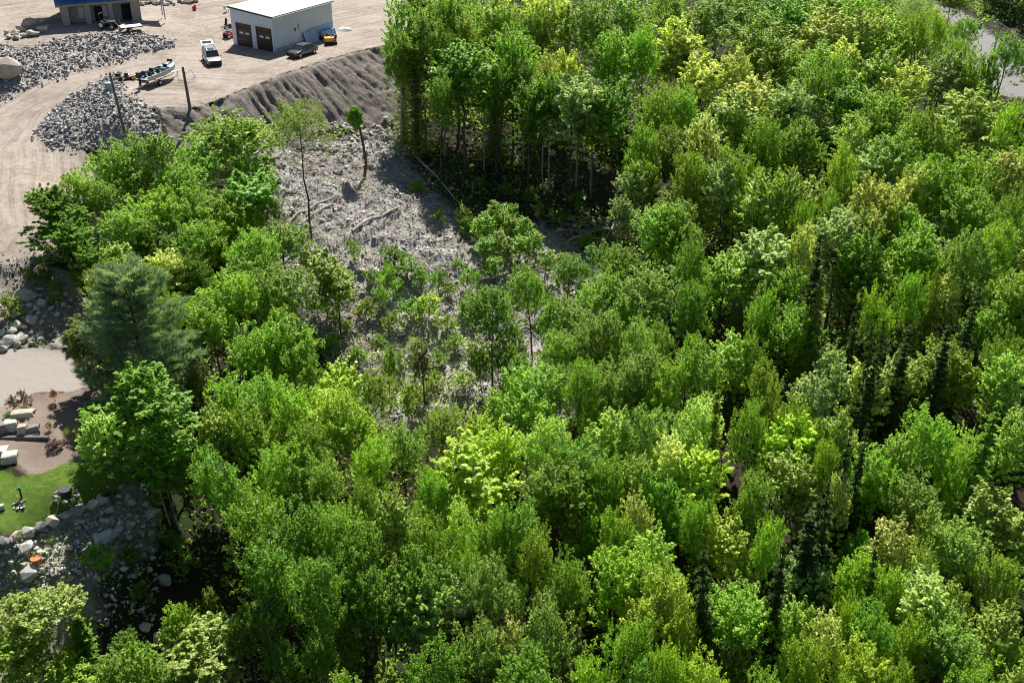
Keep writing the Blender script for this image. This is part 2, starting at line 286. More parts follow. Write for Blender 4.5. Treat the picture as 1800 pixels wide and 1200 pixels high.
    k.l(k.math('MULTIPLY', k.math('ADD', k.math('ADD', k.math('MULTIPLY', fine, .7), med), k.math('MULTIPLY', fn, k.math('MULTIPLY', at('bank').outputs['Fac'], 4.0))), rough), b.inputs['Height']); k.l(b.outputs[0], p.inputs['Normal'])
    o = k.n('ShaderNodeOutputMaterial'); k.l(p.outputs[0], o.inputs[0]); return m
groundmat()

# ------------------------------------------------------------ object helpers
def tag(o, label=None, cat=None, group=None, kind=None):
    if label: o['label'] = label
    if cat: o['category'] = cat
    if group: o['group'] = group
    if kind: o['kind'] = kind
    return o
def empty(name, loc, rz=0, label=None, cat=None, group=None, rot=None):
    o = bpy.data.objects.new(name, None); COL.objects.link(o); o.location = loc
    o.rotation_euler = rot if rot else (0, 0, rz); o.empty_display_size = .3
    return tag(o, label, cat, group)
def np_mesh(name, V, F, mat, smooth=False):     # V (n,3); F (m,k)
    me = bpy.data.meshes.new(name); V = np.asarray(V, np.float32); F = np.asarray(F, np.int32); k = F.shape[1]
    me.vertices.add(len(V)); me.vertices.foreach_set('co', V.ravel())
    me.loops.add(F.size); me.loops.foreach_set('vertex_index', F.ravel())
    me.polygons.add(len(F)); me.polygons.foreach_set('loop_start', np.arange(0, F.size, k, dtype=np.int32))
    try: me.polygons.foreach_set('loop_total', np.full(len(F), k, np.int32))
    except Exception: pass
    if smooth: me.polygons.foreach_set('use_smooth', np.ones(len(F), bool))
    me.update(calc_edges=True)
    if mat: me.materials.append(MATS[mat] if isinstance(mat, str) else mat)
    return me
def link(name, me, parent=None):
    o = bpy.data.objects.new(name, me); COL.objects.link(o)
    if parent: o.parent = parent
    return o
class MB:
    def __init__(s): s.bm = bmesh.new()
    def box(s, c, size, rot=(0, 0, 0)):
        m = Matrix.Translation(c) @ Euler(rot).to_matrix().to_4x4() @ Matrix.Diagonal((*size, 1))
        bmesh.ops.create_cube(s.bm, size=1, matrix=m); return s
    def cyl(s, p0, p1, r0, r1=None, n=8, caps=True):
        p0, p1 = Vector(p0), Vector(p1); d = p1-p0; r1 = r0 if r1 is None else r1
        if d.length < 1e-5: return s
        q = d.to_track_quat('Z', 'Y').to_matrix(); a = []; b = []
        for i in range(n):
            v = q @ Vector((math.cos(2*math.pi*i/n), math.sin(2*math.pi*i/n), 0)); a.append(s.bm.verts.new(p0+v*r0)); b.append(s.bm.verts.new(p1+v*r1))
        for i in range(n): s.bm.faces.new((a[i], a[(i+1) % n], b[(i+1) % n], b[i]))
        if caps: s.bm.faces.new(a[::-1]); s.bm.faces.new(b)
        return s
    def tube(s, pts, rad, n=6):
        for i in range(len(pts)-1):
            r0 = rad[i] if hasattr(rad, '__len__') else rad; r1 = rad[i+1] if hasattr(rad, '__len__') else rad
            s.cyl(pts[i], pts[i+1], r0, r1, n)
        return s
    def sph(s, c, r, sub=2, sc=(1, 1, 1)):
        m = Matrix.Translation(c) @ Matrix.Diagonal((*sc, 1)); bmesh.ops.create_icosphere(s.bm, subdivisions=sub, radius=r, matrix=m); return s
    def poly(s, pts): s.bm.faces.new([s.bm.verts.new(p) for p in pts]); return s
    def slab(s, pts, th):           # polygon thickened downwards
        a = [s.bm.verts.new(p) for p in pts]; b = [s.bm.verts.new(Vector(p)-Vector((0, 0, th))) for p in pts]; n = len(pts)
        s.bm.faces.new(a); s.bm.faces.new(b[::-1])
        for i in range(n): s.bm.faces.new((a[i], b[i], b[(i+1) % n], a[(i+1) % n]))
        return s
    def loft(s, rings, cap=True):
        R = [[s.bm.verts.new(p) for p in r] for r in rings]; n = len(rings[0])
        for a, b in zip(R[:-1], R[1:]):
            for i in range(n): s.bm.faces.new((a[i], a[(i+1) % n], b[(i+1) % n], b[i]))
        if cap: s.bm.faces.new(R[0][::-1]); s.bm.faces.new(R[-1])
        return s
    def torus(s, c, R, r, n=16, m=6, axis='z'):
        V = []
        for i in range(n):
            a = 2*math.pi*i/n; ring = []
            for j in range(m):
                b = 2*math.pi*j/m; x = (R+r*math.cos(b))*math.cos(a); y = (R+r*math.cos(b))*math.sin(a); z = r*math.sin(b)
                p = (x, y, z) if axis == 'z' else (x, z, y); ring.append(s.bm.verts.new(Vector(c)+Vector(p)))
            V.append(ring)
        for i in range(n):
            for j in range(m): s.bm.faces.new((V[i][j], V[(i+1) % n][j], V[(i+1) % n][(j+1) % m], V[i][(j+1) % m]))
        return s
    def mesh(s, name, mat, bevel=0, smooth=False):
        bmesh.ops.remove_doubles(s.bm, verts=s.bm.verts, dist=1e-5)
        if bevel: bmesh.ops.bevel(s.bm, geom=list(s.bm.edges), offset=bevel, segments=2, affect='EDGES', profile=.7)
        bmesh.ops.recalc_face_normals(s.bm, faces=s.bm.faces)
        me = bpy.data.meshes.new(name); s.bm.to_mesh(me); s.bm.free(); me.materials.append(MATS[mat])
        if smooth: me.polygons.foreach_set('use_smooth', [True]*len(me.polygons))
        return me
    def build(s, name, mat, parent=None, bevel=0, smooth=False): return link(name, s.mesh(name, mat, bevel, smooth), parent)

# ------------------------------------------------------------ terrain mesh, split by what the surface is
def axis(lo, hi, step, ends, growth=1.16):
    c = list(np.arange(lo, hi+1e-6, step)); d = step
    a = hi
    while a < ends[1]: d = min(d*growth, 90); a += d; c.append(a)
    d = step; a = lo
    while a > ends[0]: d = min(d*growth, 90); a -= d; c.insert(0, a)
    return np.array(c)
def build_ground():
    xs = np.concatenate([axis(-74, -50, .36, (-1500, -50), 1.06), np.arange(-49.8, -12, .19), axis(-12, 6, .36, (-12, 1500), 1.06)])
    ys = np.concatenate([axis(56, 116, .36, (-900, 116), 1.06), np.arange(116.2, 158, .19), axis(158, 168, .36, (158, 1800), 1.06)])
    X, Y = np.meshgrid(xs, ys); x, y = X.ravel(), Y.ravel(); z = gz(x, y); nx, ny = len(xs), len(ys)
    i = np.arange(nx*ny).reshape(ny, nx); F = np.stack([i[:-1, :-1], i[:-1, 1:], i[1:, 1:], i[1:, :-1]], -1).reshape(-1, 4)
    sd = {n: sdist(p, x, y) for n, p in (('dirt', open_poly), ('bank', bank_poly), ('clear', clear_poly), ('grass', lawn_poly), ('drive', drive_poly), ('yard', yard_poly), ('r1', rock_poly), ('r2', rock2_poly), ('A', ripA), ('B', ripB), ('C', ripC), ('road2', road2_poly))}
    f = lambda a, w=1.2: np.clip(a/w+.5, 0, 1)
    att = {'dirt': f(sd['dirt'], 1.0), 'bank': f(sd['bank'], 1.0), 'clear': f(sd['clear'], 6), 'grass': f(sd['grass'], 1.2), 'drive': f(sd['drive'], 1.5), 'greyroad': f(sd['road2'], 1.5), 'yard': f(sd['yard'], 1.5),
           'rocky': np.maximum(f(sd['r1'], 2), f(sd['r2'], 3)), 'rip': np.maximum.reduce([f(sd['A']), f(sd['B']), f(sd['C'])])}
    ac, al = roadcoord(x, y); V = np.stack([x, y, z], 1); c1 = bhit(452,113); c2 = bhit(300,140); att['ring'] = np.minimum(np.hypot(x-c1[0], y-c1[1])-2.6, 99); att['ring2'] = np.hypot(x-c1[0]+2.2, y-c1[1]-.4)-4.6; sB = (x-C0[0])*cE[0]+(y-C0[1])*cE[1]; tB = (x-C0[0])*cN[0]+(y-C0[1])*cN[1]
    fc = {k: v[F].mean(1) for k, v in sd.items()}
    cls = np.zeros(len(F), int)
    cls[(fc['dirt'] > 0) & (fc['A'] < 0) & (fc['B'] < 0)] = 1; cls[fc['drive'] > 0] = 2; cls[fc['grass'] > 0] = 3; cls[fc['road2'] > 0] = 4; cls[(fc['bank'] > 0) & (cls == 0)] = 5
    for c, nm in enumerate(('ground', 'dirt_road', 'driveway', 'lawn', 'road', 'embankment')):
        f_ = F[cls == c]; u, inv = np.unique(f_, return_inverse=True); me = np_mesh(nm, V[u], inv.reshape(-1, 4), 'terrain', True)
        for k, v in att.items(): a = me.attributes.new(k, 'FLOAT', 'POINT'); a.data.foreach_set('value', v[u].astype(np.float32))
        a = me.attributes.new('track', 'FLOAT_VECTOR', 'POINT'); a.data.foreach_set('vector', np.stack([ac[u], al[u], ac[u]*0], 1).astype(np.float32).ravel())
        a = me.attributes.new('furrow', 'FLOAT_VECTOR', 'POINT'); a.data.foreach_set('vector', np.stack([(sB-.22*tB)[u], tB[u], ac[u]*0], 1).astype(np.float32).ravel())
        tag(link(nm, me), kind='structure')
build_ground()

# ------------------------------------------------------------ leaves and trees
def leaf_quads(P, Nrm, size, asp=.62, r=rng):
    n = len(P); Nrm = Nrm/(np.linalg.norm(Nrm, axis=1, keepdims=True)+1e-9)
    t = r.normal(size=(n, 3)); t -= (t*Nrm).sum(1, keepdims=True)*Nrm; t /= np.linalg.norm(t, axis=1, keepdims=True)+1e-9
    b = np.cross(Nrm, t); s = (size*np.exp(r.normal(size=n)*.28))[:, None]
    V = np.stack([P-t*s*.55, P+b*s*asp*.5+Nrm*s*.08, P+t*s*.55, P-b*s*asp*.5+Nrm*s*.08], 1).reshape(-1, 3)
    return V, np.arange(n*4).reshape(-1, 4)
def crown_pts(r, R, z0, z1, nsp, nleaf, L, flat, nlobe, wide=1., up=.7):
    """a crown as a union of uneven lobes filled with leafy sprays that point outwards and up"""
    H = z1-z0; lob = [(0, 0, z0+H*.62, R*.52, H*.40)]
    a0 = r.random()*6.28
    for i in range(nlobe):
        a = a0+6.283*(i+r.random()*.7)/nlobe; q = R*(.38+.3*r.random())*wide; lr = R*(.3+.24*r.random()); zc = z0+H*(.3+.48*r.random()); lob.append((math.cos(a)*q, math.sin(a)*q, zc, lr, min(H*(.2+.2*r.random()), z1-zc)))
    lob = np.array(lob); w = lob[:, 3]**2*lob[:, 4]; k = r.choice(len(lob), nsp, p=w/w.sum()); d = r.normal(size=(nsp, 3)); d /= np.linalg.norm(d, axis=1, keepdims=True); d[:, 2] = np.where(r.random(nsp) < .45, np.abs(d[:, 2]), d[:, 2])
    rr = (.35+.65*r.random(nsp)**.6)[:, None]; C = lob[k, :3]+d*rr*np.stack([lob[k, 3], lob[k, 3], lob[k, 4]], 1)
    rad = C-np.array([0, 0, z0+H*.2]); rad /= np.linalg.norm(rad, axis=1, keepdims=True)+1e-6; D = rad*.7+d*.45+np.array([0, 0, up])+r.normal(size=(nsp, 3))*.3; D[:, 2] *= flat; D /= np.linalg.norm(D, axis=1, keepdims=True)
    ln = L*(.5+.9*r.random(nsp)); j = r.integers(0, nsp, nleaf); t = r.random(nleaf)**.8; sg = (.22*L*(1.15-t))[:, None]
    P = C[j]+D[j]*(ln[j]*t)[:, None]+r.normal(size=(nleaf, 3))*sg*np.array([1, 1, .75 if flat > .6 else .3]); Nn = np.array([0, 0, 1.])+D[j]*.35+r.normal(size=(nleaf, 3))*(.6 if flat > .6 else .42)
    return C, P, Nn
egg = lambda t: np.sin(np.pi*np.clip(t*.86+.13, 0, 1))**.65
dome = lambda t: np.sqrt(np.clip(1-(np.clip(t, 0, 1)*1.0)**2.2, 0, 1))*.95+.05
cone = lambda t: (1-t)**.8+.05
spread = lambda t: np.sin(np.pi*np.clip(t*.7+.28, 0, 1))**.5
def trunk_mesh(name, r, H, r0, C, nl, z0, mat, n=6, lean=.3):
    m = MB(); pts = []; k = 7; dx, dy = r.normal(size=2)*lean
    for i in range(k): t = i/(k-1); pts.append(Vector((dx*t*t+.08*r.normal()*(i > 0), dy*t*t+.08*r.normal()*(i > 0), H*t*.93-.25*(i == 0))))
    m.tube(pts, [r0*(1-.86*i/(k-1)) for i in range(k)], n)
    for j in r.choice(len(C), min(nl, len(C)), replace=False):
        c = Vector(C[j]); hz = max(z0*.85, min(c.z-.25*math.hypot(c.x, c.y)-.8, H*.85)); t = min(hz/(H*.93), .98); i = min(int(t*(k-1)), k-2); f = t*(k-1)-i; s = pts[i].lerp(pts[i+1], max(f, 0))
        mid = s.lerp(c, .5)+Vector((0, 0, -.1)); rr = r0*(1-.86*t)*.5; m.tube([s, mid, c], [rr, rr*.6, rr*.2], 4)
    return m.mesh(name, mat)
PROTO = {}
def add_proto(kind, H, R, crown, trunk): PROTO.setdefault(kind, []).append((H, R, crown, trunk))
def broad(kind, seed, H, R, cb, nsp, nleaf, L, flat, nlobe, size, asp, bark='bark', nl=14, r0=.15, wide=1., up=.7):
    r = np.random.default_rng(seed); z0 = H*cb; C, P, Nn = crown_pts(r, R, z0, H-L*.5, nsp, nleaf, L, flat, nlobe, wide, up)
    V, F = leaf_quads(P, Nn, size, asp, r)
    add_proto(kind, H, R, np_mesh('crown', V, F, 'leaf_asp'), trunk_mesh('trunk', r, H, r0, C, nl, z0, bark))
for s in range(6): broad('fine', 10+s, 13.5, 3.2, .28+.04*(s % 3), 330, 12500, .8, 1, 6+s % 3, .175, .7, bark='bark' if s % 3 else 'bark_pale', nl=30)
for s in range(3): broad('dense', 30+s, 12.5, 3.3, .34, 420, 15500, .6, 1, 7, .155, .75, nl=20, wide=.8)
for s in range(6): broad('maple', 50+s, 13, 3.2, .30+.03*(s % 3), 260, 10500, .85, .42, 6+s % 3, .235, .85, nl=26)
for s in range(3): broad('tall', 70+s, 15.5, 2.7, .42, 220, 9500, .75, 1, 6, .18, .7, bark='bark_pale', nl=22, r0=.14)
for s in range(2): broad('cedar', 80+s, 10, 2.0, .12, 260, 9500, .5, 1, 3, .15, .5, nl=20, r0=.12, wide=.35, up=1.2)
for s in range(2): broad('airy', 85+s, 14, 3.4, .48, 300, 7600, .9, .8, 7, .15, .6, nl=46, r0=.14)
for s in range(4): broad('bush', 90+s, 2.6, 1.3, .02, 90, 2300, .42, 1, 4, .14, .6, nl=12, r0=.04)
for s in range(3): broad('sapling', 95+s, 5.5, 1.3, .2, 90, 2300, .5, 1, 4, .16, .6, nl=14, r0=.05, wide=.6, up=1.)
def upright(seed):            # maple whose shoots point up like fingers
    r = np.random.default_rng(seed); V = []; Ps = []; Ns = []; C = []
    for i in range(42):
        a = r.random()*6.28; q = r.random()**.6; rad = 2.2*q; L = 1.6+r.random()*1.4; b = np.array([math.cos(a)*rad, math.sin(a)*rad, 4.5+(1-q)*4+r.random()*1.5]); d = np.array([math.cos(a)*.35, math.sin(a)*.35, 1.]); d /= np.linalg.norm(d); C.append(b+d*L)
        n = 230; t = r.random(n); P = b+d*L*t[:, None]+r.normal(size=(n, 3))*(.26*(1-t*.6))[:, None]; Ps.append(P); Ns.append(r.normal(size=(n, 3))*.8+np.array([0, 0, .8]))
    V, F = leaf_quads(np.concatenate(Ps), np.concatenate(Ns), .26, .7, r)
    add_proto('upright', 12, 2.6, np_mesh('crown', V, F, 'leaf_grn'), trunk_mesh('trunk', r, 10.5, .14, np.array(C), 24, 4, 'bark'))
upright(101); upright(102)
def spruce(kind, seed, H, R, dens=1., droop=.35, z0=.06):
    r = np.random.default_rng(seed); Ps = []; Ns = []; m = MB(); m.cyl((0, 0, -.2), (0, 0, H*.97), .13, .015, 6); z = H*z0
    while z < H*.98:
        t = z/H; L = R*(1-t)**1.0+.05; nb = int(6+5*(1-t))
        for i in range(nb):
            a = 6.283*(i+r.random()*.8)/nb; l = L*(.5+.75*r.random()); tip = np.array([math.cos(a)*l, math.sin(a)*l, -droop*l+.12*l]); n = int(max(10, 95*l*dens))
            s = r.random(n)**.8; P = np.array([0, 0, z])+tip*s[:, None]+r.normal(size=(n, 3))*np.array([.1, .1, .05])*(.4+l*.35); Ps.append(P)
            Ns.append(np.tile([0, 0, 1.], (n, 1))+r.normal(size=(n, 3))*.5+np.array([math.cos(a), math.sin(a), 0])*.3)
            if i % 2 == 0: m.cyl((0, 0, z), (tip[0], tip[1], z+tip[2]), .022, .006, 3)
        z += (.30+.14*(1-t))*(.6+.8*r.random())
    V, F = leaf_quads(np.concatenate(Ps), np.concatenate(Ns), .17, .4, r)
    add_proto(kind, H, R, np_mesh('crown', V, F, 'leaf_spr'), m.mesh('trunk', 'bark'))
spruce('spruce', 111, 11, 1.35); spruce('spruce', 112, 12, 1.1); spruce('spruce', 113, 9, 1.5); spruce('thin', 114, 10, 1.2, .22); spruce('thin', 115, 11, 1.0, .15)
def pine(seed):
    r = np.random.default_rng(seed); H = 13.5; m = MB(); m.tube([(0, 0, -.3), (.1, 0, 5), (0, .1, 9), (0, 0, 13.2)], [.24, .18, .1, .02], 7); z = 1.6; V = []
    while z < 13.2:
        t = z/H; L = 4.5*(1-t)**.5+.3; nb = 6
        for i in range(nb):
            a = 6.283*(i+r.random()*.8)/nb; l = L*(.6+.5*r.random()); d = np.array([math.cos(a), math.sin(a), .16+.6*t]); m.cyl((0, 0, z), np.array([0, 0, z])+d*l, .045, .012, 4); sd = np.array([-math.sin(a), math.cos(a), 0])
            for k in range(int(3+l*6)):
                q = .3+.72*r.random(); c = np.array([0, 0, z])+d*l*q+sd*r.normal()*.26*l*(1.2-q)+np.array([0, 0, .22*q*q*l*.3+.06*r.random()]); n = 30
                nd = r.normal(size=(n, 3))*.75; nd[:, 2] += .75; nd += d*1.1; nd /= np.linalg.norm(nd, axis=1, keepdims=True); ln = (.2+.2*r.random(n))[:, None]; wv = np.cross(nd, r.normal(size=(n, 3))); wv /= np.linalg.norm(wv, axis=1, keepdims=True); wv *= .03
                b = c+r.normal(size=(n, 3))*np.array([.13, .13, .05]); V.append(np.stack([b-wv, b+wv, b+nd*ln+wv*.3, b+nd*ln-wv*.3], 1).reshape(-1, 3))
        z += .72-.2*t
    V = np.concatenate(V); add_proto('pine', H, 4.4, np_mesh('crown', V, np.arange(len(V)).reshape(-1, 4), 'leaf_pin'), m.mesh('trunk', 'bark'))
pine(121)
def dead(seed):
    r = np.random.default_rng(seed); m = MB(); H = 12; t2 = MB(); m.tube([(0, 0, -.2), (.1, .1, 5), (0, .2, 9), (.2, .1, H)], [.13, .1, .06, .02], 6)
    for i in range(34):
        z = 4+r.random()*7.6; a = r.random()*6.28; l = (1.1+1.6*r.random())*(1.1-z/H*.6); d = Vector((math.cos(a), math.sin(a), .7)); p = Vector((0, .1, z)); q = p+d*l*.6; e = q+Vector((d.x*.4+r.normal()*.25, d.y*.4+r.normal()*.25, .5))*l*.5
        t2.tube([p, q, e], [.035, .02, .008], 4)
        for k in range(3): f = q.lerp(e, r.random()); t2.cyl(f, f+Vector(r.normal(size=3))*.4, .012, .005, 3)
    add_proto('dead', H, 2.0, t2.mesh('crown', 'bark_dead'), m.mesh('trunk', 'bark_dead'))
dead(131); dead(132)
TREES = []; FEET = []
def tree(px, py, wpx, geo, col, h=None, name=None, label=None, foot=None, cat='tree', group='forest trees', rz=None, var=None):
    """px,py: where its top shows; wpx: crown width in photo pixels"""
    pr = PROTO[geo]; H, R, cm, tm = pr[var if var is not None else random.randrange(len(pr))]
    h = h or H*random.uniform(.92, 1.08); loc = foot if foot is not None else GT(px, py, h)
    dep = proj(loc.x, loc.y, loc.z+h*.7)[2]; s = wpx/FPX*dep/2/R
    nm = name or {'fine': 'broadleaf_tree', 'dense': 'broadleaf_tree', 'maple': 'maple_tree', 'upright': 'maple_tree', 'tall': 'aspen_tree', 'airy': 'broadleaf_tree', 'cedar': 'cedar_tree', 'spruce': 'spruce_tree', 'thin': 'spruce_tree', 'pine': 'pine_tree', 'dead': 'dead_tree', 'bush': 'shrub', 'sapling': 'sapling'}[geo]
    root = empty(nm, loc, rot=(random.gauss(0, .035), random.gauss(0, .035), random.random()*6.28 if rz is None else rz)); root.scale = (s*random.uniform(.94, 1.06), s*random.uniform(.94, 1.06), h/H)
    t = link('stem' if geo in ('bush', 'sapling') else 'trunk', tm, root); c = link('foliage' if geo in ('bush', 'sapling') else 'crown', cm, root)
    if geo != 'dead': c.material_slots[0].link = 'OBJECT'; c.material_slots[0].material = MATS['leaf_'+col]
    root['category'] = cat; root['group'] = group
    if label: root['label'] = label
    TREES.append((root, geo, col, loc, h, label)); FEET.append((loc.x, loc.y, s*R)); return root
